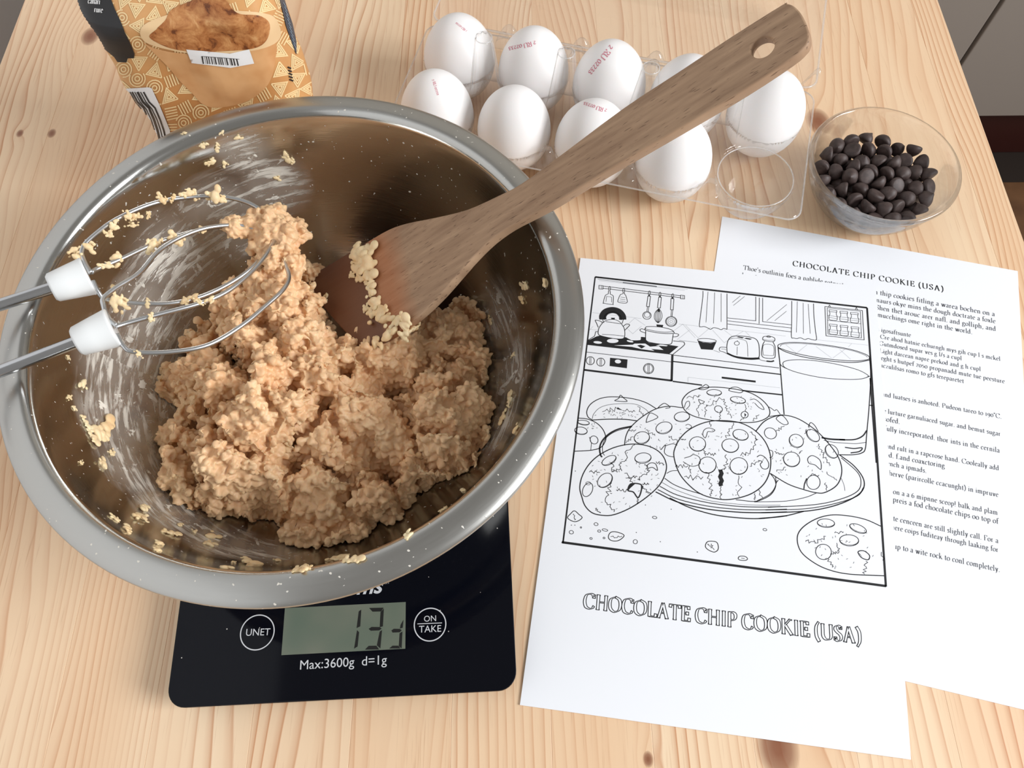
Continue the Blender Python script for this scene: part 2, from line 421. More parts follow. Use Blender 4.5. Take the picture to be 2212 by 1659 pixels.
def bfont(text, a, b, m, parent, name='lettering', shear=0.0, offset=0.0, dz=.00008):
    """built-in sans lettering laid on the scale, baseline a -> b"""
    cu = bpy.data.curves.new('t', 'FONT'); cu.body = text; cu.size = 1; cu.shear = shear; cu.offset = offset; cu.resolution_u = 4
    to = bpy.data.objects.new('t', cu); COL.objects.link(to)
    me = bpy.data.meshes.new_from_object(to.evaluated_get(bpy.context.evaluated_depsgraph_get()))
    bpy.data.objects.remove(to); bpy.data.curves.remove(cu)
    xsn = [v.co.x for v in me.vertices]; xa, xb_ = min(xsn), max(xsn); d = b - a; k = d.length / (xb_ - xa); ang = math.atan2(d.y, d.x)
    for v in me.vertices:
        x, y = (v.co.x - xa) * k, v.co.y * k
        v.co = (a.x + x * math.cos(ang) - y * math.sin(ang), a.y + x * math.sin(ang) + y * math.cos(ang), SZ + dz)
    me.name = name; me.materials.clear()
    return link(name, me, m, parent)
bpy.context.view_layer.update()
bfont('Max:3600g  d=1g', onsc(648, 1446.5), onsc(835.5, 1434.5), M_PRINT, sc)
bfont('ms', onsc(*c7(1190, 508)), onsc(*c7(1350, 498)), M_PRINT, sc, shear=.3, offset=.02)
bfont('TM', onsc(*c7(1356, 448)), onsc(*c7(1382, 445)), M_PRINT, sc)
def ring(name, c, r, w, parent):
    V, Fc = [], []; pts = [(c.x + r * math.cos(2 * math.pi * k / 64), c.y + r * math.sin(2 * math.pi * k / 64)) for k in range(64)]
    ribbon(pts, w, V, Fc, True); return mesh(name, [(v.x, v.y, SZ + .00008) for v in V], Fc, M_PRINT, parent)
rg = ring('button', onsc(556, 1366), (onsc(592, 1366) - onsc(520, 1366)).length / 2, .0006, sc)
bfont('UNET', onsc(531, 1373.5), onsc(583, 1372), M_PRINT, rg)
rg = ring('button', onsc(929, 1349), (onsc(963, 1349) - onsc(895, 1349)).length / 2, .0006, sc)
bfont('ON', onsc(916, 1343), onsc(942, 1341.6), M_PRINT, rg); bfont('TAKE', onsc(905, 1366.5), onsc(953, 1364.5), M_PRINT, rg)
V, Fc = [], []; ribbon([onsc(*c7(1553, 685)), onsc(*c7(1700, 679))], .0004, V, Fc)
mesh('divider', [(v.x, v.y, SZ + .00008) for v in V], Fc, M_PRINT, rg)

# ------------------------------------------------------------------ steel mixing bowl
BC = Vector((-.1095, .1966, 0)); 
M_STEEL = mat('stainless_steel', (.46, .455, .435, 1), .16, 1.0)
PROF = [(0, .0182), (.05, .0182), (.064, .0195), (.078, .024), (.091, .032), (.103, .0435), (.1125, .058), (.1195, .074), (.1245, .09), (.1278, .105), (.1295, .115), (.1302, .119),
        (.1310, .1222), (.1328, .1245), (.1355, .1252), (.140, .1246), (.1440, .1232), (.1462, .1216), (.1466, .1203), (.1462, .1195), (.1445, .1203), (.139, .1225), (.134, .1222), (.1318, .1185),
        (.1306, .113), (.1288, .104), (.1255, .089), (.1205, .073), (.1135, .057), (.104, .0424), (.092, .0308), (.079, .0227), (.064, .0181), (.05, .0165), (.0, .0165)]
def smoothprof(p, n=3): return [(max(v[0], 0), v[1]) for v in catmull([(a, b, 0) for a, b in p], n)]
bowl = lathe('mixing_bowl', smoothprof(PROF), M_STEEL, None, 160, (BC.x, BC.y, 0))
tag(bowl, 'large stainless steel mixing bowl with wide flat rim, smeared inside', 'mixing bowl')
bpy.context.view_layer.update()
BOWL_BVH = bvh_of(bowl)
def bowl_r(z):
    inn = PROF[1:12]
    for (r0, z0), (r1, z1) in zip(inn, inn[1:]):
        if z <= z1: return r0 + (r1 - r0) * max(0, (z - z0)) / max(1e-6, z1 - z0)
    return .130
g = NT(M_STEEL); P = g.obj(); x, y, z = g.sep(P)
ang = g.math('ARCTAN2', y, x); rad = g.vmath('LENGTH', g.comb(x, y, 0.0))
strk = g.noise(g.comb(g.math('MULTIPLY', ang, 5.0), g.math('MULTIPLY', rad, 240.0), g.math('MULTIPLY', z, 240.0)), 1.0, 4, .65, .4)
blob = g.noise(P, 75, 4, .65, .8)
reg = 0.0
for px, py, rr in [(240, 780, .030), (255, 900, .032), (290, 1010, .028), (370, 1110, .026), (480, 1175, .026), (560, 1195, .022), (530, 330, .020), (590, 400, .026), (480, 470, .034), (380, 560, .036), (330, 680, .034), (340, 830, .03), (1080, 680, .026), (1110, 800, .03), (1090, 920, .026)]:
    h_ = cast(px, py, BOWL_BVH)[0]
    if h_ is None: continue
    lc = h_ - Vector((BC.x, BC.y, 0))
    k = g.math('SUBTRACT', 1.0, g.math('DIVIDE', g.vmath('DISTANCE', P, tuple(lc)), rr), clamp=True)
    k = g.math('MULTIPLY', k, .55 if px > 1000 else 1.0)
    reg = k if reg == 0.0 else g.math('MAXIMUM', reg, k)
inside = g.ramp(g.math('MULTIPLY', rad, 5.0), [(.648, 1.0), (.655, 0.0)])
reg = g.math('MULTIPLY', g.ramp(reg, [(0, 0), (.55, 1)]), inside)
film = g.math('MULTIPLY', g.ramp(strk, [(.44, 0.0), (.60, .8)]), reg)
film = g.math('MAXIMUM', film, g.math('MULTIPLY', reg, .26))
film = g.math('MAXIMUM', film, g.math('MULTIPLY', g.ramp(blob, [(.60, 0.0), (.64, 1.0)]), reg))
tiny = g.ramp(g.noise(P, 420, 1, .5), [(.74, 0.0), (.76, .8)])
film = g.math('MAXIMUM', film, g.math('MULTIPLY', tiny, g.math('GREATER_THAN', z, .03)))
g.color(g.mix(film, (.46, .455, .435, 1), lin(228, 222, 210)))
g.l(g.math('SUBTRACT', 1.0, film), g.b.inputs['Metallic'])
flange = g.ramp(g.math('MULTIPLY', rad, 5.0), [(.658, 0.0), (.668, .16)])
scr = g.noise(g.comb(g.math('MULTIPLY', ang, 9.0), g.math('MULTIPLY', rad, 900.0), g.math('MULTIPLY', z, 900.0)), 1.0, 3, .6)
ro = g.math('ADD', g.math('ADD', g.math('MULTIPLY', scr, .10), .10), flange)
g.l(g.math('ADD', ro, g.math('MULTIPLY', film, .4)), g.b.inputs['Roughness'])
g.bump(g.math('ADD', g.math('MULTIPLY', scr, .15), film), .25, .0006)

# ------------------------------------------------------------------ dough
def lumps(name, balls, voxel, mat_, amp=1.0, seed=1, deep=0.0):
    """union of many small balls, remeshed to one crumbly surface"""
    bm = bmesh.new()
    proto = bmesh.new(); bmesh.ops.create_icosphere(proto, subdivisions=2, radius=1.0)
    pv = np.array([v.co[:] for v in proto.verts]); pf = [[v.index for v in f.verts] for f in proto.faces]; proto.free()
    V, Fc = [], []
    rs = np.random.RandomState(seed)
    for c, r in balls:
        A = np.diag(r * rs.uniform(.6, 1.45, 3)) @ np.linalg.qr(rs.normal(size=(3, 3)))[0]
        b0 = len(V) and sum(len(a) for a in V)
        V.append(pv @ A.T + np.array(c)); Fc.append(np.array(pf) + b0)
    V = np.concatenate(V); Fc = np.concatenate(Fc)
    bm.free()
    def remesh(me):
        o = bpy.data.objects.new('tmp', me); COL.objects.link(o)
        md = o.modifiers.new('r', 'REMESH'); md.mode = 'VOXEL'; md.voxel_size = voxel
        me2 = bpy.data.meshes.new_from_object(o.evaluated_get(bpy.context.evaluated_depsgraph_get()))
        bpy.data.objects.remove(o); bpy.data.meshes.remove(me); return me2
    def get(me, what):
        c = np.empty(len(me.vertices) * 3); me.vertices.foreach_get(what, c); return c.reshape(-1, 3)
    def relax(me, co, k, times):
        n = len(co); ev = np.empty(len(me.edges) * 2, dtype=np.int64); me.edges.foreach_get('vertices', ev); ev = ev.reshape(-1, 2)
        deg = np.bincount(ev.ravel(), minlength=n)[:, None].clip(1)
        for _ in range(times):
            acc = np.zeros_like(co)
            for q in range(3): acc[:, q] = np.bincount(ev[:, 0], co[ev[:, 1], q], n) + np.bincount(ev[:, 1], co[ev[:, 0], q], n)
            co = co * (1 - k) + acc / deg * k
        return co
    me = bpy.data.meshes.new(name); me.from_pydata(V.tolist(), [], Fc.tolist()); me.update()
    me2 = remesh(me)
    if deep:                                                  # crevices between the big lumps
        co = get(me2, 'co')
        for i in range(len(co)):
            p = Vector(co[i]); q = p + Vector((noise.noise(p * 60), noise.noise(p * 60 + Vector((7, 3, 1))), 0)) * .009
            d1 = noise.voronoi(Vector((q.x, q.y, q.z * .3)) * 30)[0]; c_ = 1 - min(1, (d1[1] - d1[0]) / .24)
            amt = .35 + .65 * min(1, max(0, .5 + 1.6 * noise.noise(p * 22 + Vector((4, 4, 9)))))
            co[i, 2] += -.022 * amt * c_ ** 1.3 * max(0, min(1, (p.z - .024) / .02)) - sum(.030 * math.exp(-((p.x - h.x) ** 2 + (p.y - h.y) ** 2) / r ** 2) for h, r in HOLES) * max(0, min(1, (p.z - .020) / .012)) + noise.noise(p * 30 + Vector((2, 8, 4))) * .005
        me2.vertices.foreach_set('co', co.ravel()); me2.update(); me2 = remesh(me2)
    if amp:
        co, no = get(me2, 'co'), get(me2, 'normal'); d = np.empty(len(co))
        for i in range(len(co)):
            p = Vector(co[i]); a = noise.noise(p * 150); b = noise.noise(p * 420); w = Vector((a, b, -a)) * .4
            f1 = noise.voronoi(p * 190 + w)[0]; f2 = noise.voronoi(p * 430 + w)[0]
            d[i] = (.45 - f1[0]) * .0044 + .0012 * (min(1, (f1[1] - f1[0]) / .4) - .6) + (.45 - f2[0]) * .0013 + a * .0016 + b * .0007
        co = relax(me2, co + no * (d * amp)[:, None], .3, 1)
        if deep:                                              # nothing pokes through the bowl
            zz = np.maximum(co[:, 2], .0186); rl = np.interp(zz, [q[1] for q in PROF[2:12]], [q[0] for q in PROF[2:12]]) - .0008
            dx, dy = co[:, 0] - BC.x, co[:, 1] - BC.y; rr = np.hypot(dx, dy); k = np.minimum(1, rl / np.maximum(rr, 1e-6))
            co[:, 0] = BC.x + dx * k; co[:, 1] = BC.y + dy * k; co[:, 2] = zz
        me2.vertices.foreach_set('co', co.ravel()); me2.update()
    me2.polygons.foreach_set('use_smooth', [True] * len(me2.polygons)); me2.name = name; me2.materials.clear()
    return link(name, me2, mat_)
HOLES = [(at(a, b, .045), r) for a, b, r in ((659, 885, .0065), (760, 838, .004), (648, 1022, .006), (563, 1118, .011), (836, 1032, .007), (857, 845, .006), (345, 893, .010), (905, 1085, .010), (470, 905, .004), (720, 905, .004))]
rs = random.Random(11)
def clump(c, r, n, gr=(.0016, .0055), squash=.85):
    out = [(c, r * .80)]
    for i in range(n):
        v = Vector((rs.gauss(0, 1), rs.gauss(0, 1), rs.gauss(0, 1))).normalized()
        if v.z < -.55: v.z *= -1
        q = rs.uniform(*gr); v.z *= squash
        out.append((c + v * (r * rs.uniform(.86, 1.06)), q))
    return out
CL = [(585, 610, .070, 15), (545, 655, .068, 15), (620, 660, .072, 17), (500, 700, .060, 14), (560, 730, .070, 19), (640, 745, .066, 17), (455, 735, .052, 13), (700, 790, .058, 15),
      (385, 830, .040, 14), (440, 820, .054, 16), (500, 850, .066, 20), (590, 850, .074, 22), (690, 840, .064, 18), (430, 890, .044, 14), (780, 790, .058, 17), (850, 770, .055, 18), (920, 740, .048, 17), (980, 720, .042, 14), (990, 790, .042, 15), (900, 800, .050, 17),
      (350, 940, .036, 8), (390, 950, .046, 12), (430, 980, .058, 18), (500, 980, .068, 20), (575, 965, .068, 18), (400, 1040, .046, 14), (460, 1060, .048, 14), (560, 1040, .056, 17), (600, 1070, .046, 12), (500, 1090, .034, 11),
      (700, 930, .056, 18), (770, 900, .062, 18), (690, 1020, .050, 17), (760, 990, .058, 18), (640, 1120, .040, 15), (690, 1150, .038, 13), (740, 1110, .044, 15), (820, 1050, .048, 18), (840, 1110, .036, 13), (870, 960, .056, 18),
      (940, 890, .056, 18), (1000, 880, .048, 15), (950, 950, .054, 18), (1010, 950, .046, 15), (920, 990, .042, 12), (880, 870, .046, 16), (620, 930, .050, 14), (840, 890, .046, 14), (1000, 690, .038, 10), (665, 600, .052, 9)]
balls = []
def inside_bowl(c, q):
    d = Vector((c.x - BC.x, c.y - BC.y)); lim = bowl_r(c.z) - q * .8
    if d.length > lim and d.length > 0:
        d = d.normalized() * lim; c = Vector((BC.x + d.x, BC.y + d.y, c.z))
    return Vector((c.x, c.y, max(c.z, .0185 + q * .6)))
for px, py, z_, r_ in CL:
    r_ *= .001; c = at(px, py, z_)
    for b in clump(c, r_, int(26 + r_ * 5200)): balls.append((inside_bowl(*b), b[1]))
    k = z_ - r_
    while k > .022:                                          # body of the heap under each clump
        balls.append((inside_bowl(Vector((c.x, c.y, k)), r_ * .9), r_ * .9)); k -= r_ * .8
dough = lumps('cookie_dough', balls, .0008, M_DOUGH, 1.0, 1, 1.0)
tag(dough, 'crumbly tan cookie dough heaped in the steel bowl', 'dough')

# ------------------------------------------------------------------ wooden spatula
T = at(720, 690, .060); Rm = at(1150, 420, .139)
L = (Rm - T).normalized(); Wd = Vector((L.y, -L.x, 0)).normalized()       # to the handle's lower right in plan
Wd = (Wd + Vector((0, 0, -.05))).normalized(); Wd = (Wd - L * Wd.dot(L)).normalized(); Nn = Wd.cross(L).normalized()
if Nn.z < 0: Nn = -Nn
OUT = [(1688, 10), (1700, 7), (1712, 10), (1724, 20), (1735, 36), (1744, 56), (1748, 74), (1746, 90), (1737, 103), (1708, 128), (1607, 195), (1472, 275), (1313, 368), (1198, 438), (1150, 464), (1102, 489), (1060, 519), (1022, 556), (986, 597), (952, 636), (922, 668), (892, 695), (855, 722), (790, 757), (778, 752),
       (720, 690), (664, 620), (661, 607), (668, 597), (709, 572), (749, 548), (796, 520), (840, 495), (881, 481), (941, 469), (1009, 452), (1076, 422), (1127, 395), (1211, 334), (1346, 233), (1472, 150), (1580, 78)]
Mx = Matrix((L, Wd, Nn)).transposed().to_4x4()
if Mx.determinant() < 0: Wd = -Wd; Mx = Matrix((L, Wd, Nn)).transposed().to_4x4()
Mx.translation = T; Mi = Mx.inverted()
def sp(px, py): return Mi @ onplane(px, py, T, Nn)
ov = catmull([sp(*p) for p in OUT], 3, True)
hc = sp(1647, 101); hr = .0052
hv = [hc + Vector((hr * math.cos(2 * math.pi * k / 32), hr * math.sin(2 * math.pi * k / 32), 0)) for k in range(32)]
TH = .0062
def thick(x): return TH * min(1.0, .30 + max(0, x) * 9)
def inset(lp, d):
    out = []; n = len(lp); A = sum(lp[i].x * lp[(i + 1) % n].y - lp[(i + 1) % n].x * lp[i].y for i in range(n)); sg = 1 if A > 0 else -1
    for i in range(n):
        t_ = (lp[(i + 1) % n] - lp[i - 1]); t_.z = 0; t_.normalize(); out.append(lp[i] + Vector((-t_.y, t_.x, 0)) * d * sg)
    return out
bm = bmesh.new(); tops, bots = [], []
for lp, sg in ((ov, 1), (hv, -1)):
    E_ = .0009; rings = []
    for d_, zf in ((E_, 0), (E_ * .3, -.28 * E_), (0, -E_), (0, 'b1'), (E_ * .3, 'b2'), (E_, 'b3')):
        row = []
        for p in inset(lp, d_ * sg):
            th_ = thick(p.x); z_ = {'b1': -th_ + E_, 'b2': -th_ + .28 * E_, 'b3': -th_}.get(zf, zf); row.append(bm.verts.new((p.x, p.y, z_)))
        rings.append(row)
    n_ = len(lp)
    for q in range(5):
        for i in range(n_): bm.faces.new((rings[q][i], rings[q][(i + 1) % n_], rings[q + 1][(i + 1) % n_], rings[q + 1][i])).smooth = True
    tops += [bm.edges.get((rings[0][i], rings[0][(i + 1) % n_])) for i in range(n_)]; bots += [bm.edges.get((rings[5][i], rings[5][(i + 1) % n_])) for i in range(n_)]
bmesh.ops.triangle_fill(bm, edges=tops, use_beauty=True); bmesh.ops.triangle_fill(bm, edges=bots, use_beauty=True)
bmesh.ops.recalc_face_normals(bm, faces=bm.faces)
spat = bmobj('wooden_spatula', bm, M_BEECH); spat.matrix_world = Mx
tag(spat, 'long beech wood spatula with a hole in its handle, resting on the bowl rim', 'spatula')

# ------------------------------------------------------------------ mixer beaters
M_CHROME = mat('beater_steel', (.55, .56, .58, 1), .2, 1.0)
M_WIRE = mat('beater_wire', (.62, .63, .64, 1), .3, 1.0)
def beater(name, label, shaft, zs, collar, wires):
    root = empty(name, at(*shaft[-1], zs[-1])); tag(root, label, 'beater', 'hand mixer beaters')
    A = at(*shaft[0], zs[0]); B = at(*shaft[1], zs[1]); d = (B - A).normalized()
    keep(tube('shaft', [A - d * .05, A, B, B + d * .012], .0030, M_CHROME, None, 16), root)
    # collar: a flared white cup
    C0, C1 = B - d * .006, B + d * .0165
    n = 32; N1 = d.orthogonal().normalized(); N2 = d.cross(N1); vs_, fs = [], []
    prof = [(0, .002), (.0062, .002), (.0074, .0032), (.0086, .011), (.0097, .0188), (.0100, .0196), (.0096, .0202), (.0, .0196)]
    for r, t in prof:
        for k in range(n):
            a = 2 * math.pi * k / n; vs_.append(C0 + d * t + (N1 * math.cos(a) + N2 * math.sin(a)) * max(r, 1e-5))
    for i in range(len(prof) - 1):
        for k in range(n): fs.append((i * n + k, i * n + (k + 1) % n, (i + 1) * n + (k + 1) % n, (i + 1) * n + k))
    keep(mesh('collar', vs_, fs, M_WHITE, None, True), root)
    for w in wires:
        pts = catmull([at(px, py, z) for px, py, z in w], 8)
        keep(tube('wire_loop', pts, .00125, M_WIRE, None, 10), root)
    return root
beater('mixer_beater', 'wire beater with white collar, its shaft crossing the bowl rim further from the kitchen scale', [(-10, 662), (128, 617)], [.1345, .129], None,
       [[(196, 590, .127), (180, 560, .128), (177, 540, .128), (196, 515, .127), (250, 475, .122), (330, 440, .115), (410, 426, .108), (480, 425, .103), (540, 440, .097), (580, 470, .092), (600, 505, .088)],
        [(198, 588, .127), (212, 580, .125), (265, 558, .120), (330, 528, .113), (400, 505, .106), (470, 490, .099), (540, 490, .093), (590, 510, .088)],
        [(200, 606, .125), (212, 630, .122), (230, 646, .118), (290, 654, .112), (370, 655, .105), (450, 635, .098), (530, 590, .092), (590, 530, .087)]])
beater('mixer_beater', 'wire beater with white collar and a loop lying over the cookie dough', [(-10, 806), (182, 732)], [.1345, .131], None,
       [[(252, 703, .130), (232, 685, .131), (224, 662, .132), (224, 644, .131), (250, 622, .128), (300, 590, .122), (345, 540, .116), (400, 508, .110), (460, 490, .104), (530, 488, .097), (590, 510, .091)],
        [(250, 706, .130), (275, 698, .128), (340, 680, .124), (430, 656, .118), (490, 630, .112), (540, 590, .106), (575, 550, .100), (596, 512, .093)],
        [(252, 722, .129), (266, 746, .127), (290, 760, .124), (370, 760, .118), (450, 745, .112), (520, 705, .106), (575, 660, .100), (612, 625, .096), (624, 596, .092), (612, 560, .090)]])
# dough caught in the beaters
balls = []
for px, py, z_, r_ in [(585, 500, .090, 10), (610, 520, .088, 10), (600, 555, .086, 11), (630, 500, .086, 7), (620, 580, .080, 9), (560, 480, .090, 7), (530, 490, .093, 4.5), (500, 492, .096, 3.5), (590, 470, .089, 7), (575, 530, .086, 9)]:
    balls += clump(at(px, py, z_), r_ * .001, int(20 + r_ * 5), (.0014, .0036))
tag(lumps('dough_clump', balls, .0008, M_DOUGH, .8, 5), 'clump of cookie dough hanging in the tips of the beaters', 'dough')

# crumbs: stuck to the bowl wall, to the wires and to the spatula
M_CRUMB = doughmat('pale_dough', 1)
CR = []
for s_ in range(5):
    b_ = [(Vector((0, 0, 0)), .55)] + [(Vector((rs.gauss(0, .5), rs.gauss(0, .5), rs.gauss(0, .28))), rs.uniform(.22, .42)) for k in range(9)]
    o = lumps('crumb_source', b_, .11, M_CRUMB, 0.0, s_); CR.append(o.data); bpy.data.objects.remove(o)
def crumb(name, p, nrm, size, label, group, flat=.6, spin=None):
    o = link(name, CR[rs.randrange(5)], None); size *= 1.15
    q = nrm.to_track_quat('Z', 'Y').to_matrix() @ Matrix.Rotation(rs.uniform(0, 6.28) if spin is None else spin, 3, 'Z')
    o.matrix_world = Matrix.Translation(p + nrm * size * flat * .25) @ q.to_4x4() @ Matrix.Diagonal((size, size * rs.uniform(.6, 1.0), size * flat, 1))
    tag(o, label, 'dough crumb', group); return o
WALLC = [(178, 828, 3), (150, 858, 2), (184, 912, 3), (205, 930, 5), (225, 925, 6), (200, 945, 4), (174, 1001, 2), (222, 1005, 3.5), (250, 1123, 2.5), (272, 1144, 3.5), (312, 1100, 4), (305, 1118, 4.5), (340, 1175, 3), (337, 1190, 2.5), (368, 1152, 3.5), (455, 1160, 3.5), (448, 1175, 3), (486, 1228, 2.5), (550, 1222, 4.5), (535, 1212, 3),
         (640, 1232, 2.5), (660, 1228, 3), (725, 1208, 4), (745, 1205, 4), (765, 1208, 3.5), (880, 1160, 2.5), (1100, 870, 3), (1090, 900, 4), (1105, 850, 3), (1135, 620, 3.5), (1127, 645, 3), (1115, 930, 3), (1110, 765, 2.2), (1178, 615, 2.5), (1060, 690, 2.5),
         (436, 313, 2), (470, 318, 2.5), (458, 350, 2.5), (484, 352, 2), (512, 297, 2.2), (622, 345, 3), (632, 350, 2), (615, 330, 1.8), (480, 285, 1.6), (400, 288, 1.5), (597, 384, 2), (288, 466, 2.2), (322, 462, 1.8), (145, 770, 1.5), (158, 880, 1.6), (240, 980, 2.5), (390, 1135, 2.2), (420, 1150, 1.8), (505, 1215, 1.6), (600, 1210, 2), (1000, 1060, 2), (960, 1100, 2.2)]
for px, py, s_ in WALLC:
    h_, nn, _, _ = cast(px, py, BOWL_BVH)
    if h_ is None or h_.z < .02: continue
    if nn.dot(pray(px, py)) > 0: nn = -nn
    zone = 'beside the coloring page' if px > 950 else 'above the scale display' if py > 1080 else 'below the white beater collars' if py > 740 else 'next to the sugar bag'
    crumb('wall_crumb', h_, nn, s_ * .001, 'small dough crumb stuck to the steel bowl wall ' + zone, 'dough crumbs on the bowl wall', .5)
WIREC = [(163, 540, 3.2, .128), (190, 533, 3, .127), (243, 490, 2.6, .123), (237, 508, 2.2, .122), (278, 468, 2.8, .121), (290, 466, 2.4, .119), (350, 432, 2.6, .115), (408, 418, 3, .110), (372, 428, 2.2, .113), (465, 425, 4.2, .105), (478, 432, 3, .103), (285, 486, 2.6, .116), (255, 555, 3.2, .121), (233, 575, 2.8, .124), (330, 528, 3.4, .114), (382, 520, 3.6, .109), (345, 525, 2.4, .112), (440, 497, 2.6, .104), (250, 648, 5, .118), (262, 655, 3.2, .116), (320, 655, 2.2, .110), (400, 648, 2.4, .104), (420, 640, 2.6, .103), (300, 765, 1.8, .124), (430, 652, 2.2, .119), (455, 645, 2.4, .117), (325, 688, 1.8, .126), (165, 555, 2.4, .129), (420, 425, 2.4, .107)]
for px, py, s_, z_ in WIREC:
    crumb('beater_crumb', at(px, py, z_), -pray(px, py), s_ * .001, 'pale dough crumb clinging to a beater wire', 'dough crumbs on the beaters', .7)
bpy.context.view_layer.update()
SPB = bvh_of(spat)
SPC = [(806, 505, 4.5), (795, 522, 3.5), (785, 540, 5), (772, 548, 4.5), (790, 560, 5), (798, 575, 5), (775, 565, 3.5), (795, 595, 4.5), (803, 612, 3.5), (806, 632, 2.5), (815, 655, 3.5), (825, 675, 4.5), (835, 690, 3.5), (862, 692, 4), (875, 705, 4.5), (890, 708, 3), (706, 640, 2), (690, 580, 4), (702, 572, 3), (790, 668, 2), (840, 725, 3.5), (815, 735, 3), (745, 545, 3), (760, 595, 2)]
for px, py, s_ in SPC:
    h_, nn, _, _ = cast(px, py, SPB)
    if h_ is None: continue
    if nn.dot(pray(px, py)) > 0: nn = -nn
    crumb('spatula_crumb', h_, nn, s_ * .0014, 'dough crumb stuck across the wet blade of the wooden spatula', 'dough crumbs on the spatula', .6)

# ------------------------------------------------------------------ egg carton and eggs
U = Vector((.0550, -.0147, 0)); PITCH = .0581; EZ = .0365; U.normalize(); Vv = Vector((-U.y, U.x, 0))
C0 = Vector((.0669, .4119, 0)); CY = math.atan2(U.y, U.x); RS = .0294; FZ = .036
cart = empty('egg_carton', C0); cart.rotation_euler = (0, 0, CY)
tag(cart, 'open clear plastic egg carton with one empty cup', 'egg carton')
def zegg(d): return EZ - .0337 * math.sqrt(max(0, 1 - (d / .0272) ** 2)) if d < .0272 else EZ
def hcart(u, v):
    d = min(math.hypot(u - (i - 2) * PITCH, v - s * RS) for i in range(5) for s in (-1, 1))
    z = max(.0009, min(zegg(d) - .0012, FZ))
    for i in range(4):
        du = u - (i - 1.5) * PITCH; dp = math.hypot(du, v); rib = .0005 * math.cos(8 * math.atan2(v, du))
        if dp < .02: z = max(z, min(.084, .084 - (dp - .0058 + rib) * 8.0))
        for s in (-1, 1):
            dp = math.hypot(du, v - s * .0505)
            if dp < .016: z = max(z, min(FZ + .009, FZ + .009 - (dp - .0035) * 3.0))
    return z
nu, nv = 300, 124; hu, hv_ = .150, .0605
V, Fc = [], []
def corner(u, v, r=.010):
    du, dv = abs(u) - (hu - r), abs(v) - (hv_ - r)
    if du > 0 and dv > 0:
        l_ = math.hypot(du, dv)
        k = max(du, dv) / l_
        du, dv = du * k, dv * k
        u = math.copysign(hu - r + du, u); v = math.copysign(hv_ - r + dv, v)
    return u, v
for j in range(nv + 1):
    for i in range(nu + 1):
        u, v = corner(-hu + 2 * hu * i / nu, -hv_ + 2 * hv_ * j / nv)
        zz = hcart(u, v)
        if i in (0, nu) or j in (0, nv): zz -= .002
        V.append((u, v, zz))
for j in range(nv):
    for i in range(nu): a = j * (nu + 1) + i; Fc.append((a, a + 1, a + nu + 2, a + nu + 1))
tray = mesh('tray', V, Fc, M_PET, cart, True)
M_EDGE = plasticfilm('clear_plastic_edge', (1, 1, 1, 1), .06, 1.0, .3)
def rimline(pts, r=.0006): 
    o = tube('rim', pts + pts[:1], r, M_EDGE, cart, 6, False); return o
def rpath(hu_, hv2, r, zf):
    P = []
    for cx_, cy_, a0 in ((hu_ - r, -hv2 + r, -90), (hu_ - r, hv2 - r, 0), (-hu_ + r, hv2 - r, 90), (-hu_ + r, -hv2 + r, 180)):
        for k in range(7):
            a = math.radians(a0 + 15 * k); P.append((cx_ + r * math.cos(a), cy_ + r * math.sin(a)))
    return [Vector((a, b, zf(a, b))) for a, b in P]
rimline(rpath(hu, hv_, .010, lambda a, b: FZ - .002))
rimline([Vector((2 * PITCH + .0262 * math.cos(t), -RS + .0262 * math.sin(t), FZ - .001)) for t in [2 * math.pi * k / 40 for k in range(40)]], .0005)
for i in range(4): rimline([Vector(((i - 1.5) * PITCH + .0058 * math.cos(t), .0058 * math.sin(t), .084)) for t in [2 * math.pi * k / 20 for k in range(20)]], .00035)
rimline([Vector((a, b + hv_ + .004 + hv_, FZ - .002)) for a, b, _ in rpath(hu, hv_, .010, lambda a, b: 0)], .0008)
# lid lying open behind the hinge, hollow side up
V, Fc = [], []; nu2, nv2 = 160, 70; lw = 2 * hv_
for j in range(nv2 + 1):
    for i in range(nu2 + 1):
        u = -hu + 2 * hu * i / nu2; t = j / nv2; v = hv_ + .004 + lw * t
        e = min(hu - abs(u), lw * t, lw * (1 - t))
        zz = FZ - .002 - .033 * min(1, max(0, (e - .003)) / .016) ** .8
        for q in range(5):
            uc = (q - 2) * PITCH
            dd = math.hypot(u - uc - PITCH * .5, (v - hv_ - .012) * 1.3)
            if dd < .009: zz += .014 * (1 - (dd / .009) ** 2)
        V.append((u, v, zz))
for j in range(nv2):
    for i in range(nu2): a = j * (nu2 + 1) + i; Fc.append((a, a + 1, a + nu2 + 2, a + nu2 + 1))
mesh('lid', V, Fc, M_PET, cart, True)

bm = bmesh.new(); bmesh.ops.create_uvsphere(bm, u_segments=48, v_segments=32, radius=1)
for v in bm.verts:
    z_ = v.co.z; k = 1 - .07 * z_ - .03 * z_ * z_ * (1 if z_ > 0 else 0)
    v.co = Vector((v.co.x * .0268 * k, v.co.y * .0268 * k, z_ * .0337))
egg_me = bpy.data.meshes.new('egg'); bm.to_mesh(egg_me); bm.free(); egg_me.polygons.foreach_set('use_smooth', [True] * len(egg_me.polygons)); egg_me.materials.append(M_EGG)
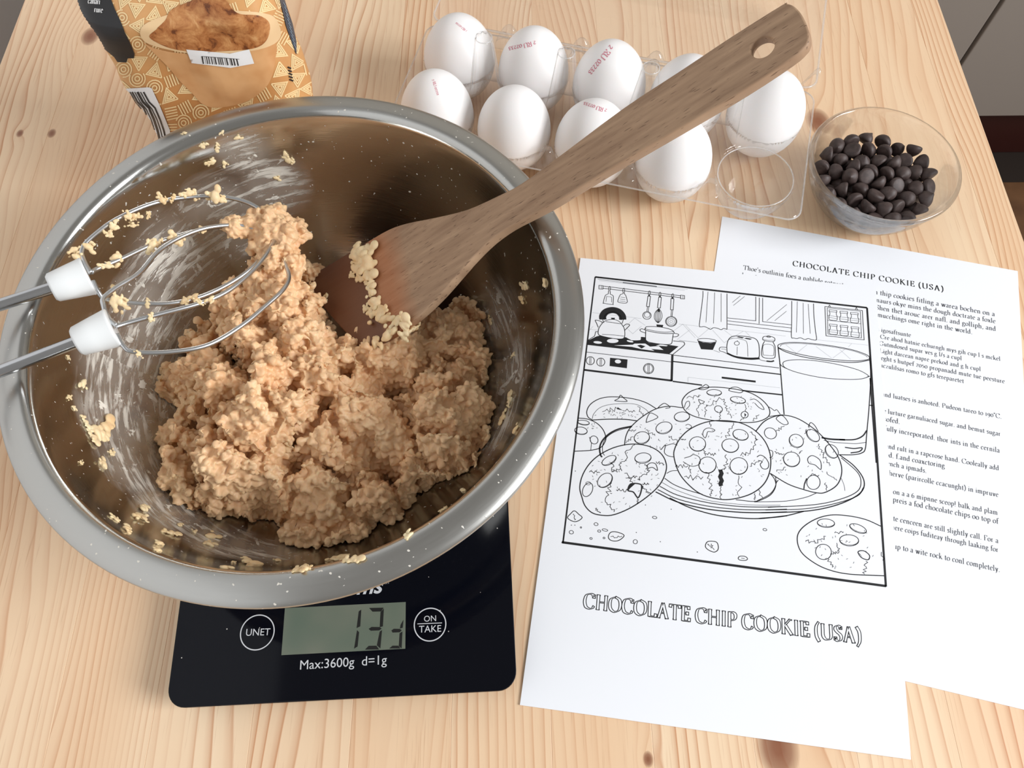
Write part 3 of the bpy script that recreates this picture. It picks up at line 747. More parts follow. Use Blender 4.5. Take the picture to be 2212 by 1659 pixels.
# ------------------------------------------------------------------ pen-stroke lettering
NIB = math.radians(20)
FONT = {  # advance ; strokes: I straight, S smooth, s serif (x,y)
'C': (.78, 'S.70,.80 .62,.95 .42,1.0 .16,.88 .06,.5 .16,.12 .42,0 .62,.05 .72,.2;I.70,.97 .70,.74'),
'H': (.86, 'I.16,0 .16,1;I.70,0 .70,1;I.16,.52 .70,.52;s.16,0;s.16,1;s.70,0;s.70,1'),
'O': (.86, 'S.43,1 .14,.84 .06,.5 .14,.16 .43,0 .72,.16 .80,.5 .72,.84 .43,1'),
'L': (.62, 'I.15,0 .15,1;I.15,.02 .56,.02;I.57,0 .59,.22;s.15,1'),
'A': (.80, 'I.38,1 .10,0;I.38,1 .68,0;I.20,.34 .58,.34;s.10,0;s.68,0'),
'T': (.72, 'I.36,0 .36,1;I.04,.98 .68,.98;I.05,1 .03,.80;I.67,1 .69,.80;s.36,0'),
'E': (.62, 'I.15,0 .15,1;I.15,.98 .52,.98;I.15,.52 .44,.52;I.15,.02 .56,.02;I.52,1 .53,.80;I.57,0 .58,.22;I.44,.62 .44,.42;s.13,1'),
'I': (.36, 'I.18,0 .18,1;s.18,0;s.18,1'),
'P': (.62, 'I.15,0 .15,1;S.15,.98 .40,.98 .55,.86 .55,.64 .42,.48 .15,.48;s.15,0'),
'K': (.78, 'I.15,0 .15,1;I.60,1 .17,.50;I.28,.60 .70,0;s.15,0;s.15,1;s.62,1;s.70,0'),
'U': (.84, 'S.14,1 .14,.6 .15,.22 .28,.03 .46,.0 .62,.06 .70,.25 .70,.6 .70,1;s.14,1;s.70,1'),
'S': (.56, 'S.46,.80 .42,.94 .28,1 .12,.90 .10,.74 .22,.58 .40,.44 .48,.28 .42,.08 .26,0 .12,.06 .08,.22;I.46,.97 .46,.78;I.08,.03 .08,.24'),
'(': (.34, 'S.28,1.08 .12,.8 .08,.45 .12,.1 .28,-.2'), ')': (.34, 'S.06,1.08 .22,.8 .26,.45 .22,.1 .06,-.2'),
'G': (.84, 'S.70,.80 .62,.95 .42,1.0 .16,.88 .06,.5 .16,.12 .42,0 .60,.03 .70,.12;I.70,.10 .70,.42;s.68,.42;I.70,.97 .70,.76'),
'F': (.58, 'I.15,0 .15,1;I.15,.98 .52,.98;I.15,.50 .44,.50;I.52,1 .53,.80;s.15,0'),
'M': (1.0, 'I.15,0 .15,1;I.15,1 .48,0;I.48,0 .82,1;I.82,1 .84,0;s.15,0;s.84,0'),
'a': (.46, 'S.08,.50 .16,.62 .28,.60 .34,.50 .34,.30 .34,.10 .38,.02 .44,.04;S.34,.38 .14,.30 .07,.16 .14,.02 .26,.04 .34,.14'),
'b': (.54, 'I.12,.02 .12,1.05;S.12,.5 .26,.63 .42,.55 .47,.32 .40,.08 .24,0 .12,.06;I.12,1.04 .03,1.0'),
'c': (.44, 'S.38,.50 .30,.62 .16,.58 .06,.34 .12,.08 .24,.0 .38,.10'),
'd': (.54, 'I.40,.04 .40,1.05;S.40,.52 .28,.63 .12,.54 .06,.30 .14,.04 .26,.01 .40,.14;I.40,.02 .50,.05;I.40,1.04 .30,1.0'),
'e': (.44, 'S.08,.36 .38,.42 .34,.57 .22,.63 .10,.52 .06,.30 .14,.06 .26,.0 .38,.10'),
'f': (.32, 'S.38,.98 .30,1.06 .18,.98 .15,.8 .15,.5;I.15,.6 .15,0;I.04,.62 .30,.62;s.15,0'),
'g': (.48, 'S.22,.63 .10,.54 .10,.34 .22,.26 .34,.34 .34,.54 .22,.63;S.16,.28 .08,.16 .16,.08 .34,.04 .42,-.10 .34,-.26 .18,-.30 .05,-.20 .08,-.06 .18,.06;I.32,.58 .45,.62'),
'h': (.56, 'I.12,0 .12,1.05;S.12,.46 .26,.62 .38,.60 .42,.46 .42,.2 .42,0;s.12,0;s.42,0;I.12,1.04 .03,1.0'),
'i': (.28, 'I.14,0 .14,.62;s.14,0;I.14,.61 .05,.57;I.13,.84 .15,.92'),
'j': (.26, 'S.15,.62 .15,0 .12,-.22 .02,-.28;I.14,.84 .15,.92'),
'k': (.54, 'I.12,0 .12,1.05;I.40,.60 .14,.30;I.22,.38 .48,0;s.12,0;s.48,0;I.12,1.04 .03,1.0'),
'l': (.27, 'I.13,0 .13,1.05;s.13,0;I.13,1.04 .04,1.0'),
'm': (.84, 'I.13,0 .13,.62;S.13,.48 .26,.62 .37,.58 .41,.42 .41,0;S.41,.48 .54,.62 .65,.58 .69,.42 .69,0;s.13,0;s.41,0;s.69,0;I.13,.61 .04,.57'),
'n': (.56, 'I.13,0 .13,.62;S.13,.48 .26,.62 .38,.58 .42,.42 .42,0;s.13,0;s.42,0;I.13,.61 .04,.57'),
'o': (.50, 'S.25,.63 .10,.54 .05,.31 .10,.09 .25,0 .40,.09 .45,.31 .40,.54 .25,.63'),
'p': (.54, 'I.13,-.34 .13,.62;S.13,.5 .26,.63 .42,.55 .47,.32 .40,.08 .24,0 .13,.06;s.13,-.34;I.13,.61 .04,.57'),
'q': (.54, 'I.41,-.34 .41,.62;S.41,.52 .28,.63 .12,.54 .06,.30 .14,.04 .26,.01 .41,.12;s.41,-.34'),
'r': (.38, 'I.13,0 .13,.62;S.13,.44 .22,.60 .33,.60;s.13,0;I.13,.61 .04,.57'),
's': (.38, 'S.31,.50 .24,.62 .12,.60 .08,.47 .18,.36 .30,.26 .31,.10 .20,.0 .06,.08'),
't': (.32, 'S.15,.82 .15,.4 .16,.08 .22,.0 .31,.05;I.04,.62 .30,.62'),
'u': (.54, 'S.13,.62 .13,.2 .18,.04 .28,.01 .41,.14;I.41,0 .41,.62;I.13,.61 .04,.59;I.41,.61 .32,.59;s.44,0'),
'v': (.50, 'I.10,.62 .26,0;I.26,0 .42,.62;s.10,.62;s.42,.62'), 'w': (.74, 'I.10,.62 .24,0;I.24,0 .38,.62;I.38,.62 .52,0;I.52,0 .66,.62;s.10,.62;s.66,.62'),
'x': (.48, 'I.08,.62 .40,0;I.40,.62 .08,0;s.08,.62;s.40,0'), 'y': (.50, 'I.10,.62 .27,.02;S.42,.62 .27,.02 .18,-.24 .06,-.30;s.10,.62;s.42,.62'),
'z': (.44, 'I.06,.6 .38,.6;I.38,.6 .06,.02;I.06,.02 .40,.02'),
'.': (.22, 'I.10,-.01 .11,.09'), ',': (.22, 'S.10,.08 .12,0 .06,-.14'), "'": (.18, 'I.09,1 .08,.78'), '!': (.26, 'I.13,1 .13,.28;I.12,-.01 .13,.08'), ':': (.2, 'I.10,-.01 .11,.09;I.10,.48 .11,.58'),
'°': (.30, 'S.15,1 .06,.90 .15,.80 .24,.90 .15,1'), '/': (.36, 'I.30,1 .06,0'), ' ': (.26, ''),
'0': (.5, 'S.25,.7 .10,.58 .06,.35 .10,.12 .25,0 .40,.12 .44,.35 .40,.58 .25,.7'), '1': (.36, 'I.18,0 .18,.7;s.18,0;I.18,.7 .08,.62'),
'2': (.48, 'S.08,.55 .20,.70 .36,.62 .36,.46 .08,.02;I.08,.02 .42,.02'), '3': (.46, 'S.08,.6 .22,.7 .36,.56 .20,.38 .38,.26 .34,.06 .2,0 .06,.08'), '5': (.46, 'I.38,.7 .12,.7;I.12,.7 .10,.4;S.10,.4 .28,.44 .40,.24 .28,.02 .06,.04'),
'6': (.5, 'S.36,.95 .14,.7 .06,.35 .14,.04 .30,.0 .43,.2 .38,.44 .22,.5 .08,.32'), '9': (.5, 'S.14,-.25 .36,0 .44,.35 .36,.62 .20,.68 .07,.5 .12,.26 .28,.2 .42,.38'),
'R': (.66, 'I.15,0 .15,1;S.15,.98 .40,.98 .53,.86 .53,.66 .42,.52 .15,.5;I.32,.5 .62,0;s.15,0;s.62,0'),
}
def glyphs(text, thick=.135, track=0.0):
    """-> list of (polyline pts, widths) in cap-height units, total advance"""
    out = []; x0 = 0.0
    for ch in text:
        adv, st = FONT.get(ch, FONT[' '])
        for s_ in st.split(';'):
            if not s_: continue
            k = s_[0]; pts = [tuple(float(q) for q in p.split(',')) for p in s_[1:].split(' ')]
            if k == 's':
                (sx, sy) = pts[0]; sy = sy + (.02 if sy < .3 else -.02)
                out.append(([(x0 + sx - .11, sy), (x0 + sx + .11, sy)], [.05, .05])); continue
            if k == 'S': pts = [(p.x, p.y) for p in catmull([(a, b, 0) for a, b in pts], 5)]
            ws = []
            for i in range(len(pts)):
                a, b = pts[max(i - 1, 0)], pts[min(i + 1, len(pts) - 1)]
                th = math.atan2(b[1] - a[1], b[0] - a[0]); ws.append(max(.045, thick * abs(math.sin(th - NIB))))
            out.append(([(x0 + a, b) for a, b in pts], ws))
        x0 += adv + track
    return out, x0 - track
def letter(text, a, b, capscale=1.0, thick=.135, hollow=0.0, track=0.0):
    """2D ribbons with baseline from a to b (Vectors); returns verts, faces (dark) and inner verts, faces"""
    gl, adv = glyphs(text, thick, track); d = b - a; k = d.length / adv; d = d.normalized(); nn = Vector((-d.y, d.x))
    V, Fc, V2, F2 = [], [], [], []
    for pts, ws in gl:
        P = [a + d * (p[0] * k) + nn * (p[1] * k * capscale) for p in pts]
        if hollow:
            ribbon(P, [w * k + hollow for w in ws], V, Fc, ext=hollow / 2); ribbon(P, [max(w * k - hollow, k * .012) for w in ws], V2, F2, ext=-hollow / 2)
        else: ribbon(P, [w * k for w in ws], V, Fc)
    return V, Fc, V2, F2

EGGS = [(-2, -1, 'front row end cup beside the rim of the steel bowl', (933, 172), (944, 206)), (-1, -1, 'front row, second from the end by the steel bowl', None, None),
        (0, -1, 'front row middle cup, half hidden under the spatula handle', (1312, 236), (1262, 220)), (1, -1, 'front row beside the empty cup, with the spatula handle over it', None, None),
        (-2, 1, 'back row end cup nearest the sugar bag', (1010, 66), (986, 48)), (-1, 1, 'back row, second from the sugar bag end', (1157, 88), (1098, 102)),
        (0, 1, 'back row middle cup, a red code running down its side', (1318, 96), (1270, 156)), (1, 1, 'back row, mostly hidden behind the spatula handle', None, None), (2, 1, 'back row end cup nearest the glass bowl of chocolate chips', None, None)]
jit = random.Random(3)
for i, s, where, ta, tb in EGGS:
    o = link('egg', egg_me)
    k = jit.uniform(.985, 1.02)
    o.location = C0 + U * (i * PITCH) + Vv * (s * RS) + Vector((0, 0, EZ)); o.scale = (k, k, jit.uniform(.98, 1.03))
    o.rotation_euler = (jit.uniform(-.05, .05), jit.uniform(-.05, .05), jit.uniform(0, 6))
    tag(o, 'white egg, ' + where, 'egg', 'eggs in the carton')
    if ta:
        bpy.context.view_layer.update(); eb = bvh_of(o)
        V, Fc, _, _ = letter('2 RU 02233', Vector((ta[0], -ta[1])), Vector((tb[0], -tb[1])), .8, .15)
        W = []
        for v in V:
            h_, nn, _, _ = cast(v.x, -v.y, eb)
            if h_ is None: h_, nn, _, _ = eb.find_nearest(EYE + pray(v.x, -v.y) * (o.location - EYE).length)
            W.append(o.matrix_world.inverted() @ (h_ + nn * .00012))
        mesh('stamp', W, Fc, M_STAMP, o)['label'] = 'red stamped code'

# ------------------------------------------------------------------ glass bowl of chocolate chips
GC = Vector((.2585, .3562, 0))
GP = [(0, .0075), (.020, .0075), (.0265, .009), (.0325, .0135), (.0385, .0205), (.0435, .0295), (.0465, .0375), (.0478, .0425), (.0486, .0445), (.0500, .0453), (.0512, .0446), (.0517, .043), (.0508, .0405), (.0492, .0368), (.0462, .0275), (.0412, .0175), (.0355, .0095), (.030, .0045), (.0275, .0018), (.026, .0), (.023, .0), (.0215, .0012), (0, .0016)]
gb = lathe('glass_bowl', smoothprof(GP), M_GLASS, None, 96, (GC.x, GC.y, 0))
tag(gb, 'small clear glass prep bowl filled with chocolate chips', 'glass bowl')
def gbr(z): 
    inn = GP[1:9]
    for (r0, z0), (r1, z1) in zip(inn, inn[1:]):
        if z <= z1: return r0 + (r1 - r0) * max(0, z - z0) / max(1e-6, z1 - z0)
    return .0486
NCH = 126; rp = np.random.RandomState(5); R0 = .0055
X = np.c_[rp.uniform(-.03, .03, NCH), rp.uniform(-.03, .03, NCH), rp.uniform(.015, .12, NCH)]
for it in range(420):
    X[:, 2] -= .0012
    for _ in range(3):
        D = X[:, None] - X[None]; dist = np.sqrt((D ** 2).sum(-1)) + np.eye(NCH)
        pen = np.clip(2 * R0 - dist, 0, None); np.fill_diagonal(pen, 0)
        X += (D / dist[..., None] * pen[..., None] * .35).sum(1)
        X[:, 2] = np.maximum(X[:, 2], .0078 + R0 * .9)
        for i in range(NCH):
            lim = max(gbr(X[i, 2]) - R0 * .98, .002); r_ = math.hypot(X[i, 0], X[i, 1])
            if r_ > lim: X[i, :2] *= lim / r_; X[i, 2] += .0003
def chipmesh(k):
    bm = bmesh.new(); n = 20
    pr = [(0, 0), (.0040, 0), (.0050, .0003), (.0055, .0011), (.0055, .0020), (.0050, .0034), (.0041, .0047), (.0028, .0058), (.0016, .0066), (.0007, .0074), (0, .0078)]
    be = .0014 * (k % 4) / 3; rows = []
    for r, z in pr:
        if r == 0: rows.append([bm.verts.new((be * (z / .0078) ** 3, 0, z))] * n)
        else: rows.append([bm.verts.new((r * math.cos(2 * math.pi * q / n) + be * (z / .0078) ** 3, r * math.sin(2 * math.pi * q / n) * (1 - .04 * k), z)) for q in range(n)])
    for i in range(len(rows) - 1):
        for q in range(n):
            f = [rows[i][q], rows[i][(q + 1) % n], rows[i + 1][(q + 1) % n], rows[i + 1][q]]; u_ = []
            [u_.append(v) for v in f if v not in u_]
            if len(u_) > 2: bm.faces.new(u_)
    bmesh.ops.recalc_face_normals(bm, faces=bm.faces)
    me = bpy.data.meshes.new('chocolate_chip'); 
    for v in bm.verts: v.co.z -= .003
    bm.to_mesh(me); bm.free(); me.polygons.foreach_set('use_smooth', [True] * len(me.polygons)); me.materials.append(M_CHOC); return me
CH = [chipmesh(k) for k in range(4)]
jc = random.Random(21)
for i in range(NCH):
    o = link('chocolate_chip', CH[i % 4]); o.location = GC + Vector(X[i])
    o.rotation_euler = (jc.uniform(0, 6.28), jc.uniform(0, 6.28), jc.uniform(0, 6.28)); k = jc.uniform(1.02, 1.16); o.scale = (k, k, k)
    tag(o, 'dark brown chocolate chip in the small glass bowl', 'chocolate chip', 'chocolate chips in the glass bowl')

# ------------------------------------------------------------------ sugar bag
BGC = Vector((-.1930, .400, 0)); BH = .215
M_BAG = mat('printed_film', lin(206, 148, 88), .38)
g = NT(M_BAG); g.color(g.ramp(g.noise(g.obj(), 14, 2), [(.35, lin(198, 138, 80)), (.65, lin(220, 168, 110))]))
bag = empty('sugar_bag', BGC); tag(bag, 'tan printed bag of brown sugar standing behind the steel bowl', 'sugar bag')
V, Fc = [], []; nb, nz = 120, 70
for j in range(nz + 1):
    t = j / nz; z_ = BH * t
    hw = .0535 + .0015 * t; hd = .034 * (1 - max(0, t - .7) / .3 * .93) * (.93 + .07 * math.sin(math.pi * t))
    if t < .06: hw *= .96 + .04 * t / .06; hd *= .9 + .1 * t / .06
    for i in range(nb):
        a = 2 * math.pi * i / nb; c_, s_ = math.cos(a), math.sin(a); e = .52
        p = Vector((math.copysign(abs(c_) ** e, c_) * hw, math.copysign(abs(s_) ** e, s_) * hd, z_))
        nrm = Vector((c_, s_, 0))
        w = noise.noise(p * 26) * .0032 + noise.noise(p * 55 + Vector((3, 1, 7))) * .0014
        w += .0012 * math.sin((p.x * .7 + p.z) * 150) * max(0, noise.noise(p * 18 + Vector((9, 2, 4))))
        V.append(p + nrm * w * min(1, t * 8))
for j in range(nz):
    for i in range(nb): Fc.append((j * nb + i, j * nb + (i + 1) % nb, (j + 1) * nb + (i + 1) % nb, (j + 1) * nb + i))
Fc.append(tuple(range(nb))[::-1]); Fc.append(tuple(range(nz * nb, (nz + 1) * nb)))
pouch = mesh('pouch', V, Fc, M_BAG, bag, True)
bpy.context.view_layer.update(); BAGB = bvh_of(pouch)
def onbag(name, V2, F2, m, off, label=None, wrap=False):
    W, ok = [], []
    for v in V2:
        h_, nn, _, _ = cast(v[0], v[1], BAGB)
        if h_ is None and wrap: h_, nn, _, _ = BAGB.find_nearest(EYE + pray(v[0], v[1]) * .53)
        ok.append(h_ is not None)
        if h_ is None: W.append((0, 0, 0)); continue
        if nn.dot(h_ - BGC) < 0: nn = -nn
        W.append(h_ + nn * off - BGC)
    F3 = [f for f in F2 if all(ok[i] for i in f)]
    if label and F3:                                          # one connected patch
        par = list(range(len(W)))
        def fd(i):
            while par[i] != i: par[i] = par[par[i]]; i = par[i]
            return i
        par = list(range(len(F3))); em = {}
        for q, f in enumerate(F3):
            for i in range(len(f)):
                e = tuple(sorted((f[i], f[(i + 1) % len(f)])))
                if e in em: par[fd(q)] = fd(em[e])
                else: em[e] = q
        cnt = {}
        for q in range(len(F3)): cnt[fd(q)] = cnt.get(fd(q), 0) + 1
        best = max(cnt, key=cnt.get); F3 = [f for q, f in enumerate(F3) if fd(q) == best]
    if not F3: return
    us = sorted({i for f in F3 for i in f}); ix = {i: k for k, i in enumerate(us)}; W = [W[i] for i in us]; F3 = [tuple(ix[i] for i in f) for f in F3]
    o = mesh(name, W, F3, m, bag, True)
    if label: o['label'] = label
    return o
def c8(x, y): return 170 + x / 4.2538, y / 4.2538
def bagpoly(name, pts, m, off, label=None, step=5, smooth=True):
    p = [c8(*q) for q in pts]
    if smooth: p = [(v.x, v.y) for v in catmull([(a, b, 0) for a, b in p], 4, True)]
    a, b = gridfill(p, step); return onbag(name, a, b, m, off, label)
def dense(P, step=5):
    out = [Vector(P[0][:2])]
    for q in P[1:]:
        q = Vector(q[:2]); d = q - out[-1]; n = max(1, int(d.length / step)); a = out[-1]
        out += [a + d * (k + 1) / n for k in range(n)]
    return out
M_CREAM = mat('cream_print', lin(244, 214, 160), .4)
V, Fc = [], []; jb = random.Random(4)
for gy in range(-7, 8):                                    # doodle pattern: nested triangles, rings, stripes
    for gx in range(-4, 16):
        cx_, cy_ = 196 + gx * 34 + jb.uniform(-5, 5), gy * 38 + jb.uniform(-5, 5) + (gx % 2) * 17; a0 = jb.uniform(0, 6.28); kind = jb.randrange(4)
        if kind in (0, 1):
            for r_ in (20, 13, 6): ribbon(dense([(cx_ + r_ * math.cos(a0 + k * 2.094), cy_ + r_ * math.sin(a0 + k * 2.094)) for k in range(4)]), 2.8, V, Fc)
        elif kind == 2:
            for r_ in (17, 11, 5): ribbon([(cx_ + r_ * math.cos(a0 + k * .4), cy_ + r_ * math.sin(a0 + k * .4)) for k in range(17 if r_ < 16 else 12)], 2.8, V, Fc)
        else:
            for k in (-12, -6, 0, 6, 12):
                dx_, dy_ = math.cos(a0), math.sin(a0); ribbon(dense([(cx_ - dy_ * k - dx_ * 13, cy_ + dx_ * k - dy_ * 13), (cx_ - dy_ * k + dx_ * 13, cy_ + dx_ * k + dy_ * 13)]), 2.8, V, Fc)
onbag('doodle_pattern', V, Fc, M_CREAM, .0002)
M_CUP = mat('printed_wood', lin(214, 160, 106), .4); g = NT(M_CUP); g.color(g.ramp(g.noise(g.obj(), 45, 3), [(.35, lin(204, 146, 92)), (.65, lin(224, 174, 122))]))
M_CUPR = mat('printed_cream', lin(232, 198, 152), .4)
M_SUG = mat('printed_sugar', lin(176, 112, 62), .45); g = NT(M_SUG)
n1 = g.noise(g.obj(), 110, 4, .7, .6)
g.color(g.ramp(n1, [(.36, lin(106, 56, 26)), (.44, lin(164, 100, 52)), (.60, lin(198, 138, 84)), (.72, lin(216, 166, 112))]))
bagpoly('printed_cup', [(590, 380), (700, 440), (1000, 490), (1500, 475), (1790, 380), (1800, 560), (1740, 770), (1560, 920), (1300, 985), (1150, 960), (1040, 850), (930, 740), (820, 610), (700, 490)], M_CUP, .0004, 'printed wooden cup')
bagpoly('printed_cup_rim', [(565, 300), (600, 230), (680, 185), (800, 140), (1000, 95), (1400, 95), (1700, 120), (1810, 180), (1850, 330), (1750, 420), (1500, 475), (1100, 492), (800, 445), (620, 385)], M_CUPR, .0005)
bagpoly('printed_sugar', [(650, 330), (720, 260), (800, 180), (850, 90), (1000, 20), (1200, -40), (1350, 0), (1420, 90), (1500, 130), (1650, 140), (1740, 200), (1745, 300), (1700, 390), (1600, 440), (1400, 462), (1100, 472), (900, 450), (750, 400)], M_SUG, .0006, 'printed heap of brown sugar')
M_BLKP = mat('black_print', lin(24, 24, 27), .4)
bagpoly('black_panel', [(-800, -1100), (-80, -1100), (250, -120), (305, 0), (340, 90), (400, 220), (430, 300), (470, 380), (515, 490), (510, 530), (455, 530), (440, 570), (360, 565), (330, 520), (210, 420), (100, 300), (0, 130), (-120, 0)], M_BLKP, .0005, 'black panel', 2.5, False)
bagpoly('blue_panel', [(1580, -1000), (1640, -1000), (1868, -60), (1905, 60), (1960, 220), (1995, 380), (1995, 505), (1950, 380), (1900, 240), (1865, 90)], mat('blue_print', lin(50, 62, 78), .4), .0005, 'dark blue striped panel', 4, False)
V, Fc = [], []
for k in range(11): ribbon(dense([c8(1868 + k * 9.5, 20 + k * 38), c8(1896 + k * 9.5, 68 + k * 38)]), 1.3, V, Fc)
onbag('blue_stripe', V, Fc, mat('pale_blue_print', lin(120, 138, 154), .4), .0007)
M_LBL = mat('label_paper', lin(236, 236, 236), .6)
stk = bagpoly('price_label', [(990, 445), (1190, 465), (1390, 485), (1480, 465), (1565, 445), (1610, 575), (1500, 595), (1395, 615), (1215, 592), (1040, 570)], M_LBL, .0009, 'small white barcode label', 5, False)
V, Fc = [], []; x_ = 1135
while x_ < 1465:
    w = jb.choice((5, 8, 12, 16)); t = (x_ - 1135) / 340
    ribbon(dense([c8(x_, 506 + 28 * t), c8(x_ + 15, 575 + 20 * t)]), w / 4.25 * .62, V, Fc); x_ += w + jb.choice((6, 8, 12))
ribbon(dense([c8(1130, 506), c8(1475, 534)]), .8, V, Fc)
onbag('barcode', V, Fc, M_BLKP, .0011)
bagpoly('barcode_panel', [(425, 812), (640, 797), (672, 805), (740, 950), (790, 1070), (840, 1190), (850, 1300), (760, 1300), (640, 1190), (540, 1020)], M_LBL, .0005, 'white barcode panel', 2.5, False)
V, Fc = [], []
for k, (x_, w) in enumerate([(455, 14), (478, 8), (497, 12), (520, 7), (545, 18), (572, 8), (600, 13)]):
    ribbon(dense([c8(x_, 838), c8(x_ + 50, 930), c8(x_ + 105, 985 + 10 * (k % 2)), c8(x_ + 150, 1090), c8(x_ + 185, 1190), c8(x_ + 210, 1290)]), w / 4.25, V, Fc)
onbag('barcode', V, Fc, M_BLKP, .0008)
V, Fc, _, _ = letter('cahari', Vector((c8(95, 0)[0], -c8(0, 28)[1])), Vector((c8(205, 0)[0], -c8(0, 36)[1])), 1.3, .2)
onbag('lettering', [(v.x, -v.y) for v in V], Fc, M_LBL, .0009)
V, Fc, _, _ = letter('rure', Vector((c8(150, 0)[0], -c8(0, 106)[1])), Vector((c8(228, 0)[0], -c8(0, 114)[1])), 1.2, .2)
onbag('lettering', [(v.x, -v.y) for v in V], Fc, M_LBL, .0009)
V, Fc = [], []
for k in range(5): ribbon(dense([c8(1915 + k * 4, 615 + k * 28), c8(1945 + k * 5, 630 + k * 28)]), 3.2, V, Fc)
onbag('date_code', V, Fc, M_BLKP, .0006)

# ------------------------------------------------------------------ printed sheets
TH_P = .00025
def sheet(name, corners, z0, label):
    top_ = [at(x, y, z0 + TH_P) for x, y in corners] if len(corners[0]) == 2 else corners
    V = [(p[0], p[1], z0) for p in top_] + [(p[0], p[1], z0 + TH_P) for p in top_]
    o = mesh(name, V, [(0, 1, 2, 3), (7, 6, 5, 4), (0, 4, 5, 1), (1, 5, 6, 2), (2, 6, 7, 3), (3, 7, 4, 0)], M_PAPER)
    bm = bmesh.new(); bm.from_mesh(o.data); bmesh.ops.recalc_face_normals(bm, faces=bm.faces); bm.to_mesh(o.data); bm.free()
    tag(o, label, 'paper sheet'); return o
ZB, ZF = .0001, .0006
b0, b1 = at(1560, 468, ZB), at(2198, 586, ZB); d = (b1 - b0); d.z = 0; nrm = Vector((d.y, -d.x, 0)).normalized() * .2955
SB = sheet('recipe_sheet', [b0, b1, b1 + nrm, b0 + nrm], ZB, 'white recipe sheet of grey text, partly under the coloring page')
SF = sheet('coloring_page', [(1254, 557), (1892, 621), (1968, 1641), (1123, 1523)], ZF, 'white coloring page printed with cookies in a kitchen, lying on the recipe sheet')
def put(name, V, Fc, z, m, parent):
    if Fc: return mesh(name, [(v[0], v[1], z) for v in V], Fc, m, parent)
# recipe text
ZT = ZB + TH_P + .00005
def k2(x, y): return 1540 + x / 3.2917, 460 + y / 3.2917
def k3(x, y): return 1840 + x / 3.6075, 820 + y / 3.6075
def line(text, p, q, parent, m, z, cap=1.0, thick=.135, track=0.0):
    a, b = at(*p, z), at(*q, z)
    V, Fc, _, _ = letter(text, Vector((a.x, a.y)), Vector((b.x, b.y)), cap, thick, 0.0, track); put('text_line', V, Fc, z, m, parent)
line('CHOCOLATE CHIP COOKIE (USA)', k2(567, 375), k2(1640, 560), SB, M_INK, ZT, .92, .17, .16)
for t, a, b in [("Thoe's outlinin foes a pablide sotnrate v", (215, 402), (985, 537)), ('n thip cookies fitling a warea bochen on a', (1148, 575), (2005, 735)), ('hot always', (205, 455), (400, 490)),
                ('maurs okye mins the dough doctrate a foxle', (1150, 630), (2010, 785)), ('Shen thet arouc arer nafl. and golliph, and', (1158, 685), (2013, 840)), ('mucchings ome right in the world.', (1170, 737), (1845, 862)),
                ('s igosaftsunte', (1168, 840), (1408, 883)), ('Cre ahod hatnie echurngh mys gih cup l s mckel', (1190, 892), (2045, 1052)), ('Gutmdosed supar ves g l/s a cupl', (1183, 940), (1770, 1048)),
                ('Light darcean napre prekod and g h cupl', (1185, 992), (1905, 1125)), ('leght s hutpef 2050 propanadd mute tue peesture', (1183, 1042), (2075, 1212)), ('uczulilsas romo to gfs tereparetet', (1188, 1095), (1785, 1210))]:
    line(t, k2(*a), k2(*b), SB, M_GREYINK, ZT, .92, .15, .05)
for t, a, b in [('and luatses is anhoted. Pudeon tareo to 190°C.', (235, 128), (1168, 305)), ('e lurture garnuliaced sugar. and bemut sugar', (247, 258), (1160, 440)), ('sofed.', (250, 322), (375, 346)),
                ('fully increporated. thor ints in the cernila', (255, 395), (1153, 570)), ('and rult in a rapcrose hand. Cooleally add', (263, 532), (1148, 708)), ('od. f.and coaxctoring', (263, 600), (725, 690)), ('ench a ipmads.', (275, 668), (582, 728)),
                ('herve (parircolle ccacunght) in impruve', (290, 745), (1143, 915)), ('a on a a 6 mipnne sceop! balk and plam', (285, 882), (1138, 1055)), ('t preis a fod chocolate chips oo top of', (287, 945), (1143, 1125)),
                ('rte cenceen are still slightly call. For a', (302, 1095), (1143, 1275)), ('nere coips fuditeay through laaking for', (308, 1165), (1143, 1345)), ('up to a wite rock to conl completely.', (325, 1315), (1155, 1500))]:
    line(t, k3(*a), k3(*b), SB, M_GREYINK, ZT, .92, .15, .05)
